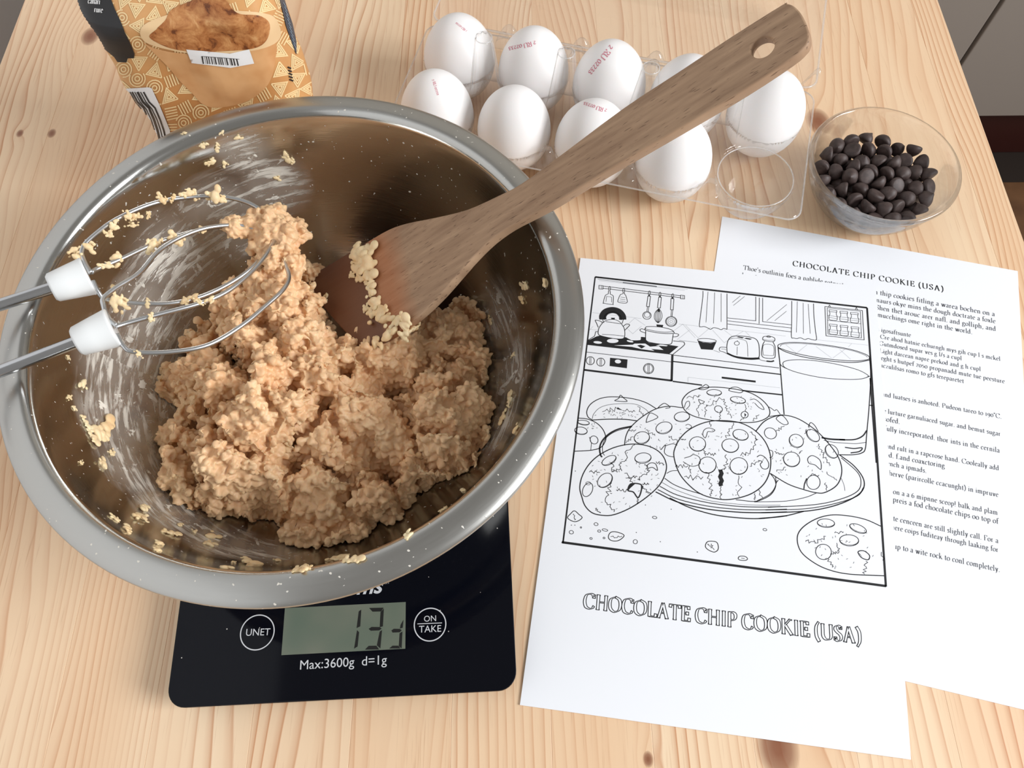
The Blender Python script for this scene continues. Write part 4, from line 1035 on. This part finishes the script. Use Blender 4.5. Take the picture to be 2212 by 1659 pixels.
# ---- coloring page line drawing: crops of the photo map to points on the page
ZD = ZF + TH_P + .00005
KA = lambda x, y: (1240 + x / 4.8087, 580 + y / 4.8087)
KB = lambda x, y: (1500 + x / 4.148, 600 + y / 4.148)
KC = lambda x, y: (1210 + x / 3.951, 820 + y / 3.951)
KD = lambda x, y: (1100 + x / 2.0767, 860 + y / 2.0767)
class Draw:
    def __init__(s, name, K): s.name = name; s.K = K; s.V = []; s.F = []; s.L = {}
    def P(s, pts): return [Vector(at(*s.K(*p), ZD)[:2]) for p in pts]
    def lay(s, l): return s.L.setdefault(l, ([], []))
    def line(s, pts, w=.28, sm=False, closed=False, l='ink'):
        p = s.P(pts)
        if sm: p = [Vector(q[:2]) for q in catmull([(a.x, a.y, 0) for a in p], 6, closed)]
        V, F = s.lay(l); ribbon(p, (w * 1.6 if w < .7 else w * 1.25) * .001, V, F, closed)
    def c(s, pts, w=.28, closed=False, l='ink'): s.line(pts, w, True, closed, l)
    def fill(s, pts, l='black', sm=False):
        p = s.P(pts)
        if sm: p = [Vector(q[:2]) for q in catmull([(a.x, a.y, 0) for a in p], 5, True)]
        a, b = polyfill(p); V, F = s.lay(l); o = len(V); V += [Vector(q[:2]) for q in a]; F += [tuple(i + o for i in f) for f in b]
    def ell(s, x, y, rx, ry, rot=0, w=.26, l='ink', fill=None):
        r = math.radians(rot); pts = [(x + rx * math.cos(t) * math.cos(r) - ry * math.sin(t) * math.sin(r), y + rx * math.cos(t) * math.sin(r) + ry * math.sin(t) * math.cos(r)) for t in [2 * math.pi * k / 28 for k in range(28)]]
        if fill: s.fill(pts, fill)
        if w: s.line(pts, w, False, True, l)
    def chip(s, x, y, rx, ry, rot=0, sh=7):
        s.ell(x, y, rx, ry, rot); r = math.radians(rot)
        pts = []
        for k in range(13):
            t = math.pi * k / 12; a, b = rx * .97 * math.cos(t), ry * math.sin(t) - sh * math.sin(t)
            pts.append((x + a * math.cos(r) - b * math.sin(r), y + a * math.sin(r) + b * math.cos(r)))
        s.line(pts, .16)
    def crack(s, a, b, w=.18, j=.16, n=9):
        d = Vector(b) - Vector(a); nn = Vector((-d.y, d.x)); pts = []
        for k in range(n + 1): pts.append(tuple(Vector(a) + d * (k / n) + nn * (dr.uniform(-j, j) if 0 < k < n else 0)))
        s.line(pts, w)
    def ticks(s, cx_, cy_, rx, ry, n, ln):
        for k in range(n):
            t = dr.uniform(0, 6.28); q = math.sqrt(dr.uniform(.02, 1)); x, y = cx_ + rx * q * math.cos(t), cy_ + ry * q * math.sin(t); a = dr.uniform(0, 6.28)
            s.line([(x, y), (x + ln * math.cos(a), y + ln * math.sin(a))], .13)
    def done(s):
        for l, (V, F) in s.L.items():
            m, dz = {'ink': (M_INK, .00003), 'black': (M_INK, 0), 'white': (M_PAPER, .00002), 'top': (M_INK, .00004), 'faint': (M_FAINT, 0), 'grey': (M_GREYINK, 0)}[l]
            put(s.name, V, F, ZD + dz, m, SF)
dr = random.Random(9)
D = Draw('drawn_border', lambda x, y: (x, y))
fr = [(1285.7, 598.3), (1873, 664.8), (1913.8, 1267), (1216.3, 1172)]
D.line([fr[0], fr[1]], 1.1); D.line([fr[1], fr[2]], 1.0); D.line([fr[3], fr[0]], .75); D.line([(1215, 1171.5), (1914, 1266)], 1.15)
D.line([(1214.3, 1173.5), (1216.3, 1169)], .6); D.done()
D = Draw('drawn_rail', KA)
D.line([(300, 182), (1110, 284)]); D.line([(300, 205), (1108, 304)])
for a in (280, 1128):
    y = 195 if a < 500 else 297
    D.line([(a - 20, y - 20), (a + 20, y - 16), (a + 20, y + 20), (a - 20, y + 18)], .24, closed=True); D.line([(a + 3, y - 18), (a + 3, y + 18)], .16)
D.line([(245, 110), (500, 143)], .2, l='grey'); D.line([(260, 126), (1150, 228)], .15, l='faint'); D.line([(505, 145), (860, 187)], .7, l='grey'); D.line([(860, 187), (1180, 218)], .15, l='faint')
for x, y in ((370, 210), (517, 228), (783, 256), (893, 270), (1025, 285)): D.ell(x, y, 10, 24, 5, .2)
D.c([(358, 232), (356, 262), (325, 282), (305, 355), (312, 362), (400, 374), (406, 366), (410, 295), (396, 275), (378, 266), (378, 236)], .24); D.line([(338, 290), (332, 345)], .16); D.line([(392, 298), (392, 352)], .16); D.line([(338, 290), (392, 298)], .16)
D.c([(510, 250), (508, 262), (480, 275), (456, 335), (468, 352), (530, 361), (552, 350), (553, 335), (540, 285), (526, 265), (526, 250)], .24)
for k in range(3): D.line([(484 - k * 6, 297 + k * 20), (532 + k * 2, 303 + k * 20)], .16)
D.line([(768, 286), (795, 290), (782, 398), (754, 394)], .26, closed=True); D.fill([(768, 286), (780, 268), (795, 290)]); D.line([(763, 398), (757, 450)], .2); D.line([(777, 400), (771, 450)], .2); D.ell(758, 488, 43, 40); D.ell(760, 482, 30, 26, 0, .18)
D.line([(880, 298), (908, 301), (897, 411), (868, 408)], .26, closed=True); D.fill([(880, 298), (893, 280), (908, 301)])
for q in (-42, -28, -12, 4, 20, 38): D.c([(882, 415), (878 + q * .8, 455), (876 + q, 505), (874 + q * .6, 545), (874, 566)], .2)
D.fill([(882, 412), (868, 450), (896, 450)])
D.line([(1008, 312), (1038, 316), (1030, 430), (1003, 428)], .26, closed=True); D.fill([(1008, 314), (1024, 292), (1038, 318)]); D.line([(1012, 430), (1008, 498)], .2); D.line([(1026, 432), (1020, 498)], .2); D.ell(1010, 550, 58, 52); D.ell(1010, 550, 50, 44, 0, .16)
for k in range(16): a = k * .3927; D.line([(1010 + 30 * math.cos(a), 550 + 27 * math.sin(a)), (1010 + 38 * math.cos(a), 550 + 34 * math.sin(a))], .22)
for k in range(6): a = k * 1.047; D.line([(1010 + 12 * math.cos(a), 550 + 10 * math.sin(a)), (1010 + 18 * math.cos(a), 550 + 16 * math.sin(a))], .22)
D.done()
D = Draw('drawn_kettle', KA)
D.fill([(145, 748), (235, 705), (300, 690), (420, 700), (540, 715), (600, 748), (690, 748), (700, 710), (748, 715), (748, 745), (775, 770), (900, 790), (990, 794), (1082, 808), (985, 888), (560, 838), (140, 787)])
D.ell(402, 752, 60, 22, 0, 0, fill='white'); D.ell(246, 768, 44, 13, 5, 0, fill='white'); D.ell(582, 756, 35, 10, 12, 0, fill='white')
D.fill([(415, 798), (610, 792), (630, 780), (740, 780), (790, 812), (880, 806), (928, 846), (800, 836), (835, 856), (700, 838), (600, 814)], 'white'); D.fill([(655, 800), (690, 792), (742, 808), (702, 832)], 'top'); D.fill([(850, 800), (900, 788), (975, 800), (960, 808)], 'white')
D.fill([(256, 600), (300, 560), (400, 528), (490, 570), (524, 640), (526, 715), (490, 732), (400, 726), (262, 690), (250, 650)], 'white', True)
D.c([(300, 560), (264, 610), (251, 655), (256, 686), (290, 702), (400, 726), (490, 732), (522, 716), (528, 670), (520, 620), (490, 572)], .32); D.c([(300, 562), (340, 538), (400, 529), (450, 540), (490, 572), (440, 568), (330, 552)], .26)
D.c([(290, 684), (400, 690), (520, 702)], .22); D.c([(296, 562), (270, 546), (222, 537), (236, 572), (252, 612)], .28); D.c([(510, 602), (545, 577), (578, 586), (558, 612), (527, 642)], .28)
D.c([(300, 530), (300, 490), (335, 448), (400, 432), (462, 448), (500, 490), (507, 532)], 3.9); D.c([(296, 530), (310, 565)], .26); D.c([(513, 530), (500, 572)], .26); D.c([(312, 535), (316, 500), (345, 465), (400, 450), (452, 464), (486, 500), (492, 536)], .2)
D.fill([(384, 511), (426, 512), (418, 540), (392, 538)]); D.done()
D = Draw('drawn_pot', KA)
D.fill([(742, 640), (745, 740), (775, 766), (900, 786), (1000, 788), (1022, 765), (1036, 660), (900, 605), (745, 606)], 'white')
D.c([(742, 614), (760, 604), (830, 603), (920, 612), (1000, 632), (1036, 654)], .28); D.c([(742, 614), (748, 628), (830, 648), (940, 662), (1036, 656)], .24); D.c([(742, 614), (744, 640), (830, 662), (940, 676), (1034, 674), (1036, 656)], .3)
D.c([(745, 645), (744, 725), (752, 750), (790, 768), (900, 786), (980, 790), (1012, 778), (1020, 750), (1030, 680)], .32); D.c([(744, 640), (705, 627), (685, 638), (700, 655), (748, 672)], .26); D.c([(1034, 672), (1078, 680), (1087, 692), (1066, 708), (1022, 712)], .26)
D.fill([(855, 586), (927, 592), (916, 620), (890, 624), (865, 614)]); D.line([(858, 584), (926, 590)], .3); D.c([(540, 715), (545, 735), (600, 748), (690, 745), (698, 712)], .24); D.done()
D = Draw('drawn_stove', KA)
D.line([(145, 745), (214, 702), (226, 656), (245, 656)], .26); D.c([(1030, 752), (1130, 762), (1144, 772), (1140, 800), (1025, 895)], .28); D.line([(1082, 808), (985, 888)], .2); D.line([(138, 790), (985, 888), (1025, 896)], .3)
D.line([(128, 868), (1012, 970)], .24); D.line([(1022, 896), (1014, 1170)], 1.2); D.line([(105, 1053), (1016, 1165)], 1.1)
for x, y, r in ((170, 958, 42), (278, 972, 42), (775, 1040, 53)):
    D.ell(x, y, r, r, 0, .26); D.line([(x - 6, y - r), (x - 8, y + r)], .16); D.line([(x + 8, y - r), (x + 6, y + r)], .16)
D.ell(775, 1040, 43, 43, 0, .16); D.fill([(375, 927), (556, 945), (549, 1036), (370, 1013)]); D.ell(456, 966, 32, 20, 5, 0, fill='white')
D.line([(1030, 900), (2130, 1033)], .3); D.line([(1025, 965), (2145, 1100)], .5); D.line([(1025, 1172), (1330, 1212)], .6); D.line([(1750, 1268), (2162, 1312)], .6); D.line([(1185, 1130), (2140, 1240)], .13, l='faint'); D.line([(1185, 1130), (1185, 1180)], .13, l='faint'); D.line([(1535, 1133), (1887, 1175)], 1.1)
D.line([(190, 458), (700, 520)], .13, l='faint'); D.line([(1090, 576), (1310, 602)], .13, l='faint'); D.line([(1595, 632), (2200, 702)], .13, l='faint'); D.line([(1090, 745), (1282, 768)], .15, l='grey'); D.line([(1450, 850), (1515, 872)], .15, l='grey'); D.line([(160, 630), (240, 640)], .13, l='faint')
for pts in ([(540, 600), (630, 515), (740, 590)], [(540, 610), (610, 678), (700, 600)], [(1020, 660), (1130, 578), (1260, 720)], [(1070, 740), (1200, 640)], [(1160, 590), (1290, 720), (1420, 610)], [(1440, 640), (1560, 770), (1760, 650)], [(1560, 640), (1640, 700)], [(1780, 655), (1830, 705)], [(200, 600), (150, 650)]): D.line(pts, .12, l='faint')
D.done()
D = Draw('drawn_window', KB)
D.c([(77, 118), (75, 180), (60, 300), (45, 425), (60, 440), (85, 437), (115, 447), (145, 462), (170, 448), (205, 452), (240, 465), (262, 455), (293, 463)], .26); D.line([(292, 142), (292, 464)], .26)
for a, b in (((122, 125), (104, 400)), ((182, 132), (172, 410)), ((240, 140), (240, 395)), ((922, 212), (915, 490)), ((975, 225), (977, 500)), ((1020, 235), (1038, 500))): D.line([a, b], .16)
D.c([(873, 208), (872, 400), (870, 528), (890, 540), (920, 545), (950, 538), (990, 553), (1020, 545), (1060, 556), (1094, 553), (1086, 480), (1072, 350), (1068, 232)], .26)
for pts in ([(297, 360), (550, 386), (550, 170)], [(583, 178), (580, 412)], [(612, 180), (612, 393), (868, 421)], [(297, 386), (868, 450)], [(297, 414), (868, 485)]): D.line(pts, .24)
for pts in ([(340, 222), (412, 162)], [(350, 248), (450, 168)], [(650, 385), (828, 240)], [(720, 385), (825, 300)]): D.line(pts, .14)
D.line([(1096, 556), (1556, 604)], .13, l='faint'); D.done()
D = Draw('drawn_jar_rack', KB)
D.line([(1170, 258), (1505, 293), (1521, 557), (1180, 520)], .26, closed=True); D.line([(1190, 270), (1487, 300), (1498, 540), (1198, 505)], .2, closed=True); D.line([(1195, 381), (1491, 413)], .2); D.line([(1193, 338), (1490, 372)], .14); D.line([(1196, 465), (1495, 495)], .14)
D.line([(1200, 262), (1212, 244), (1220, 264)], .24); D.line([(1442, 286), (1452, 264), (1462, 288)], .24)
for x, y in ((1243, 335), (1340, 347), (1435, 358), (1246, 462), (1342, 473), (1440, 486)):
    D.line([(x - 35, y - 48), (x + 33, y - 42), (x + 33, y - 26), (x - 35, y - 32)], .2, closed=True); D.c([(x - 30, y - 31), (x - 28, y - 8), (x - 36, y + 8), (x - 34, y + 38), (x, y + 46), (x + 34, y + 44), (x + 37, y + 14), (x + 30, y - 4), (x + 30, y - 27)], .2); D.line([(x - 34, y + 22), (x + 34, y + 30)], .14)
D.done()
D = Draw('drawn_toaster', KA)
D.fill([(1285, 752), (1340, 768), (1420, 775), (1478, 765), (1442, 846), (1320, 838)]); D.ell(1381, 748, 98, 20, 4, .24)
D.c([(1590, 876), (1588, 800), (1604, 742), (1640, 708), (1700, 700), (1800, 708), (1880, 728), (1914, 770), (1925, 840), (1922, 918), (1880, 928), (1800, 928), (1700, 916), (1640, 900), (1590, 876)], .3)
D.c([(1610, 735), (1680, 725), (1760, 742), (1798, 775), (1806, 915)], .15); D.fill([(1688, 712), (1710, 706), (1768, 716), (1748, 726)]); D.fill([(1766, 728), (1790, 720), (1850, 730), (1830, 740)]); D.ell(1692, 777, 26, 20, 0, .2); D.line([(1694, 760), (1700, 748)], .2); D.line([(1697, 812), (1693, 900)], .14)
D.c([(1590, 880), (1650, 908), (1720, 928), (1830, 940), (1922, 936)], 1.0); D.c([(1585, 820), (1530, 816), (1510, 832), (1516, 856), (1550, 866), (1588, 884)], .24); D.c([(1530, 836), (1560, 838), (1580, 846)], .15)
D.c([(1966, 712), (1990, 705), (2050, 708), (2082, 722), (2086, 745), (2068, 760), (2010, 756), (1972, 746), (1960, 735)], .26, True); D.c([(1966, 735), (2010, 745), (2080, 745)], .16); D.ell(2022, 708, 20, 8, 5, .24)
D.c([(1980, 756), (1962, 790), (1950, 850), (1952, 905), (1975, 926), (2030, 934), (2075, 930), (2090, 908), (2090, 820), (2078, 785), (2066, 762)], .28); D.c([(1970, 795), (2068, 802), (2076, 890), (2060, 905), (1985, 900), (1966, 890)], .16, True)
D.c([(1924, 925), (1934, 948), (1990, 962), (2040, 964)], .2); D.c([(2000, 962), (2050, 966), (2078, 958)], .8); D.done()
D = Draw('drawn_milk_glass', KB)
D.c([(750, 620), (762, 596), (850, 580), (1000, 584), (1200, 606), (1400, 642), (1530, 684), (1568, 712), (1556, 732), (1450, 745), (1300, 738), (1100, 715), (900, 675), (790, 640)], .3, True); D.c([(768, 616), (790, 597), (880, 588), (1000, 592), (1200, 614), (1400, 650), (1520, 690), (1552, 712)], .18)
D.c([(755, 632), (830, 668), (960, 706), (1100, 730), (1300, 754), (1450, 758), (1570, 738)], .34); D.line([(750, 620), (768, 780), (804, 1226)], .42); D.c([(1570, 715), (1580, 880), (1566, 1150), (1545, 1390), (1532, 1530), (1500, 1570), (1420, 1586), (1300, 1586)], .36)
D.c([(795, 782), (808, 750), (900, 735), (1050, 740), (1250, 770), (1450, 820), (1548, 868), (1550, 890), (1480, 908), (1350, 911), (1150, 896), (950, 856), (830, 815)], .26, True); D.c([(762, 768), (790, 795), (830, 815)], .3); D.c([(1550, 890), (1572, 882)], .3)
D.c([(1140, 1432), (1220, 1446), (1350, 1452)], .9); D.c([(1300, 1452), (1430, 1450), (1505, 1420), (1545, 1368)], .5); D.c([(1160, 1456), (1230, 1472), (1320, 1480), (1450, 1486), (1540, 1474)], .22); D.c([(1350, 1520), (1430, 1530), (1502, 1524), (1480, 1556), (1400, 1570)], .45)
D.c([(1230, 970 - 400 + 2), (1100, 640), (920, 640)], .0001); D.line([(1575, 900), (1590, 1143), (1630, 1659)], .5); D.line([(1568, 1142), (1598, 1146)], .4)
for pts in ([(820, 600), (925, 685)], [(900, 690), (1010, 600)], [(1090, 615), (1230, 720)], [(1240, 720), (1350, 640)], [(1300, 640), (1400, 730)], [(1410, 590), (1380, 620)]): D.line(pts, .12, l='faint')
D.done()
# cookies
D = Draw('drawn_cookie', KC)
D.c([(275, 345), (238, 318), (228, 270), (258, 212), (330, 166), (420, 148), (540, 152), (650, 170), (740, 200), (820, 248)], .34); D.c([(275, 345), (420, 338), (560, 340), (655, 352)], .4); D.c([(275, 335), (288, 292), (340, 240), (430, 212), (560, 205), (650, 212), (725, 250), (765, 290)], .16); D.c([(468, 178), (500, 160), (515, 133), (540, 155), (570, 186), (485, 183)], .28, True)
D.fill([(490, 235), (534, 263), (485, 252)]); D.crack((360, 275), (490, 250)); D.crack((534, 262), (640, 275)); D.crack((660, 230), (720, 310)); D.ticks(500, 300, 200, 35, 26, 16); D.done()
D = Draw('drawn_cookie', KC)
D.c([(155, 328), (230, 336), (310, 370), (365, 425), (390, 490), (383, 532), (345, 580), (265, 603), (122, 612)], .34); D.chip(200, 367, 50, 20, 8, 5); D.chip(178, 437, 54, 32, 8, 6); D.ell(290, 515, 36, 32, 50); D.line([(250, 490), (268, 545), (262, 603)], .2); D.ticks(280, 395, 60, 20, 8, 14); D.done()
D = Draw('drawn_plate', KC)
D.c([(612, 398), (500, 422), (420, 462), (362, 520), (338, 580), (344, 640), (358, 662)], .6); D.c([(612, 404), (480, 440), (400, 490), (366, 550), (364, 620), (380, 648)], .24)
for pts, w in (([(892, 842), (970, 895), (1080, 940), (1215, 980)], .3), ([(1840, 885), (1862, 858)], .3), ([(870, 878), (1000, 946), (1250, 1028), (1500, 1062), (1700, 1072), (1880, 1072)], .16), ([(850, 910), (1000, 985), (1250, 1048), (1500, 1080), (1700, 1088), (1936, 1083)], .32), ([(832, 938), (1000, 1018), (1250, 1078), (1500, 1106), (1700, 1112), (1936, 1106)], .32), ([(815, 958), (1000, 1044), (1250, 1104), (1500, 1130), (1700, 1136), (1936, 1130)], .45), ([(935, 1010), (1100, 1090), (1300, 1150), (1500, 1178), (1700, 1186), (1936, 1162)], .42), ([(910, 800), (950, 780), (1000, 776)], .24)): D.c(pts, w)
D.K = KD
for pts, w in (([(1480, 253), (1548, 305), (1590, 365), (1584, 415), (1530, 455), (1440, 488), (1320, 508), (1130, 514)], .42), ([(1490, 268), (1560, 330), (1578, 375), (1562, 418), (1490, 452), (1370, 478), (1160, 490)], .3), ([(1590, 400), (1560, 440), (1450, 476), (1320, 497), (1150, 502)], .3), ([(1322, 508), (1230, 530), (1120, 540)], .4), ([(1380, 425), (1330, 445), (1240, 462), (1100, 466)], .24), ([(1130, 355), (1170, 340)], .001), ([(1195, 352), (1196, 390), (1170, 430), (1110, 462)], .26), ([(1490, 360), (1502, 390), (1506, 416)], .14)): D.c(pts, w)
D.done()
D = Draw('drawn_cookie', KC)
D.c([(550, 562), (560, 490), (592, 420), (660, 350), (745, 288), (830, 246), (930, 228), (1045, 240)], .36); D.chip(1040, 318, 66, 42, -4); D.chip(887, 412, 70, 50, -15, 8); D.chip(698, 497, 66, 52, -10, 8); D.c([(735, 358), (750, 310), (775, 285), (830, 312), (822, 332), (745, 363)], .26, True); D.c([(832, 245), (860, 218), (895, 203), (938, 236), (900, 246)], .28); D.c([(1070, 390), (1095, 382), (1122, 400), (1105, 420), (1075, 412)], .22)
D.c([(900, 565), (960, 548), (1000, 560)], .24); D.c([(860, 600), (885, 570), (900, 560), (890, 620), (920, 650), (970, 660)], .26); D.crack((730, 430), (810, 480)); D.crack((590, 440), (650, 430)); D.crack((930, 480), (1000, 530)); D.crack((560, 540), (630, 490)); D.ticks(830, 470, 220, 130, 34, 14); D.done()
D = Draw('drawn_cookie', KC)
D.c([(1040, 200), (1058, 150), (1108, 105), (1180, 78), (1300, 64), (1450, 75), (1600, 105), (1700, 155), (1770, 222), (1790, 280), (1770, 322), (1700, 355), (1600, 367), (1450, 360), (1300, 348), (1150, 315), (1068, 265)], .36, True)
D.chip(1315, 112, 63, 27, 2); D.chip(1518, 175, 66, 28, 10); D.c([(1440, 92), (1465, 68), (1510, 65), (1560, 92), (1540, 112), (1490, 106)], .28, True); D.c([(1180, 78), (1215, 60), (1245, 42), (1270, 66), (1225, 86)], .28, True); D.c([(1182, 170), (1205, 178), (1232, 190), (1200, 206)], .24, True); D.ell(1352, 252, 34, 28, 20); D.ell(1575, 300, 30, 28); D.fill([(1572, 285), (1590, 300), (1576, 320)])
D.c([(1620, 172), (1665, 168), (1720, 215), (1740, 255), (1700, 240), (1660, 200)], .24); D.c([(1060, 240), (1075, 195), (1100, 185), (1105, 220), (1075, 255)], .22)
for a, b in (((1200, 205), (1165, 250)), ((1165, 250), (1185, 315)), ((1245, 215), (1235, 320)), ((1245, 215), (1400, 165)), ((1400, 165), (1420, 260)), ((1420, 260), (1460, 330)), ((1375, 280), (1360, 345)), ((1575, 210), (1590, 280)), ((1570, 320), (1540, 355)), ((1080, 160), (1200, 135)), ((1700, 300), (1640, 350))): D.crack(a, b)
D.ticks(1400, 220, 330, 110, 40, 14); D.c([(1780, 232), (1810, 250), (1830, 265), (1850, 258), (1880, 298)], .24); D.c([(1785, 315), (1830, 308), (1900, 300)], .26); D.done()
D = Draw('drawn_cookie', KC)
D.c([(972, 660), (984, 575), (1040, 482), (1130, 410), (1260, 360), (1400, 350), (1540, 370), (1660, 432), (1750, 530), (1795, 650), (1790, 780), (1740, 890), (1640, 970), (1500, 1015), (1370, 1022), (1220, 985), (1110, 910), (1018, 800)], .4, True)
D.chip(1173, 550, 70, 62, 5, 4); D.chip(1452, 564, 72, 58, 10, 4); D.chip(1540, 472, 67, 45, 16, 6); D.chip(1258, 730, 74, 70, 0, 4); D.chip(1525, 738, 76, 72, 0, 4)
D.c([(1218, 470), (1230, 430), (1270, 412), (1320, 430), (1300, 446), (1262, 444), (1252, 470), (1238, 498)], .24, True); D.c([(1680, 660), (1710, 645), (1750, 665), (1780, 715), (1770, 758), (1730, 760), (1708, 725), (1725, 700), (1690, 690)], .28)
D.c([(1060, 670), (1110, 655), (1140, 640), (1190, 665), (1190, 720), (1130, 740), (1080, 720), (1050, 700)], .24); D.line([(1366, 770), (1378, 800), (1366, 830), (1380, 862), (1368, 890), (1375, 908)], 2.0)
for a, b in (((1480, 368), (1420, 500)), ((1420, 640), (1410, 760)), ((1410, 760), (1366, 775)), ((1350, 765), (1368, 775)), ((1240, 790), (1300, 940)), ((1300, 940), (1280, 995)), ((1372, 905), (1375, 1018)), ((1525, 820), (1530, 1000)), ((1670, 500), (1650, 600)), ((1650, 600), (1540, 650)), ((1620, 740), (1700, 690)), ((1060, 830), (1220, 830)), ((1100, 730), (1120, 800)), ((1270, 360), (1290, 400)), ((1230, 600), (1240, 650)), ((985, 745), (1090, 735)), ((1690, 940), (1730, 1010)), ((1660, 970), (1665, 1030)), ((1030, 515), (1075, 510)), ((1240, 630), (1330, 640)), ((1620, 450), (1690, 510))): D.crack(a, b, .2)
D.ticks(1380, 690, 390, 310, 70, 16); D.c([(1792, 800), (1830, 850), (1840, 910), (1800, 980), (1720, 1025), (1650, 1040), (1500, 1025)], .3); D.done()
D = Draw('drawn_cookie', KC)
D.c([(185, 1000), (168, 920), (190, 820), (250, 720), (340, 640), (470, 577), (620, 550), (760, 570), (860, 630), (906, 720), (895, 810), (840, 910), (730, 1010), (600, 1095), (470, 1150), (380, 1160), (280, 1140), (215, 1080)], .4, True)
D.chip(418, 690, 66, 34, -28, 8); D.chip(707, 670, 70, 44, -6, 9); D.chip(383, 860, 72, 52, -42, 6); D.ell(235, 940, 40, 62, 25); D.ell(240, 885, 20, 14, 0, .16); D.c([(735, 740), (770, 712), (815, 720), (830, 775), (790, 750), (745, 758)], .28)
D.fill([(585, 915), (605, 888), (640, 890), (600, 925), (575, 955)]); D.fill([(690, 895), (712, 912), (690, 960)]); D.c([(605, 890), (690, 896), (692, 950), (665, 1008), (625, 960), (580, 945)], .5, True)
for a, b in (((640, 555), (520, 700)), ((510, 705), (525, 780)), ((445, 705), (450, 790)), ((450, 790), (515, 760)), ((550, 800), (620, 880)), ((440, 880), (385, 1030)), ((385, 1030), (460, 1130)), ((725, 720), (755, 790)), ((755, 790), (660, 850)), ((250, 790), (340, 795)), ((700, 930), (770, 975)), ((700, 890), (760, 890)), ((480, 940), (580, 950)), ((660, 1010), (665, 1060)), ((820, 700), (890, 725)), ((560, 840), (660, 830)), ((300, 1100), (345, 1140))): D.crack(a, b, .22)
D.ticks(530, 860, 320, 250, 60, 16); D.done()
D = Draw('drawn_cookie', KD)
D.c([(1105, 150), (1148, 102), (1215, 77), (1290, 90), (1370, 140), (1430, 200), (1478, 268), (1492, 330), (1472, 388), (1420, 422), (1380, 425), (1320, 410), (1250, 385), (1172, 338)], .38)
D.chip(1288, 192, 33, 29, 30, 4); D.chip(1363, 168, 34, 22, 42, 4); D.chip(1447, 239, 34, 26, 48, 4); D.chip(1267, 275, 37, 33, 15, 3); D.ell(1172, 158, 28, 24, 30); D.c([(1198, 92), (1225, 78), (1252, 112), (1230, 118)], .26, True); D.c([(1342, 130), (1352, 110), (1370, 122), (1387, 150)], .28); D.c([(1340, 270), (1362, 258), (1395, 280), (1398, 320), (1372, 300), (1345, 292)], .28, True); D.ell(1365, 378, 30, 32, 0); D.c([(1335, 360), (1325, 385), (1322, 408)], .4)
D.c([(1168, 232), (1182, 240), (1180, 262), (1168, 268)], .24)
for a, b in (((1190, 240), (1235, 250)), ((1390, 205), (1410, 260)), ((1410, 260), (1440, 300)), ((1200, 330), (1240, 310)), ((1425, 330), (1470, 370)), ((1335, 140), (1325, 160)), ((1195, 150), (1235, 125)), ((1300, 250), (1315, 235)), ((1350, 345), (1390, 345)), ((1420, 380), (1425, 415))): D.crack(a, b, .2)
D.ticks(1320, 260, 150, 130, 40, 8); D.done()
D = Draw('drawn_cookie', KD)
D.c([(1668, 575), (1600, 545), (1520, 528), (1440, 525), (1370, 545), (1312, 585), (1292, 630), (1310, 690), (1370, 740), (1440, 772), (1530, 790), (1682, 797)], .36); D.chip(1421, 561, 39, 19, 4, 4); D.chip(1565, 585, 40, 17, 22, 4); D.chip(1525, 638, 43, 25, 4, 4); D.ell(1410, 690, 36, 34, 30); D.c([(1565, 690), (1590, 685), (1616, 705), (1610, 725), (1580, 715)], .34, True); D.fill([(1563, 690), (1585, 715), (1575, 700)])
for a, b in (((1370, 650), (1420, 620)), ((1500, 600), (1460, 605)), ((1470, 650), (1480, 690)), ((1440, 700), (1480, 690)), ((1600, 730), (1595, 790)), ((1430, 720), (1450, 760)), ((1330, 640), (1380, 650)), ((1670, 690), (1680, 730))): D.crack(a, b, .2)
D.ticks(1490, 660, 170, 110, 40, 8); D.done()
D = Draw('drawn_crumb', KC)
D.c([(64, 1180), (90, 1145), (122, 1120), (160, 1150), (188, 1178), (150, 1208), (110, 1210)], .28, True); D.crack((115, 1145), (125, 1200)); D.c([(412, 1345), (425, 1310), (460, 1298), (520, 1312), (546, 1334), (510, 1368), (470, 1378), (430, 1370)], .28, True); D.crack((430, 1340), (530, 1335)); D.c([(1240, 1420), (1262, 1382), (1330, 1385), (1350, 1420), (1345, 1455), (1312, 1472), (1260, 1450)], .28, True); D.crack((1262, 1400), (1290, 1440)); D.crack((1290, 1400), (1315, 1455)); D.c([(1520, 1525), (1535, 1508), (1580, 1510), (1600, 1530), (1580, 1543), (1535, 1540)], .26, True); D.line([(1545, 1524), (1575, 1527)], .2)
for x, y, a, b in ((807, 1177, 19, 10), (307, 1234, 17, 12), (334, 1293, 13, 10), (383, 1284, 24, 9), (96, 1303, 18, 15), (264, 1356, 10, 8), (375, 1352, 8, 7), (642, 1384, 18, 18), (1748, 1281, 16, 10), (178, 1262, 6, 6)): D.ell(x, y, a, b, 10, .2)
for x, y in ((96, 1242), (126, 1242), (650, 1305), (855, 1384), (1171, 1471), (130, 780), (948, 1106), (728, 1070)): D.ell(x, y, 4, 4, 0, 0, fill='black')
D.done()
a, b = at(1260, 1313, ZD), at(1861, 1391, ZD)
V, Fc, V2, F2 = letter('CHOCOLATE CHIP COOKIE (USA)', Vector((a.x, a.y)), Vector((b.x, b.y)), 1.02, .20, .0005, .07)
put('title_outline', V, Fc, ZD, M_INK, SF); put('title_fill', V2, F2, ZD + .00003, M_PAPER, SF)
scene.cycles.transparent_max_bounces = 24
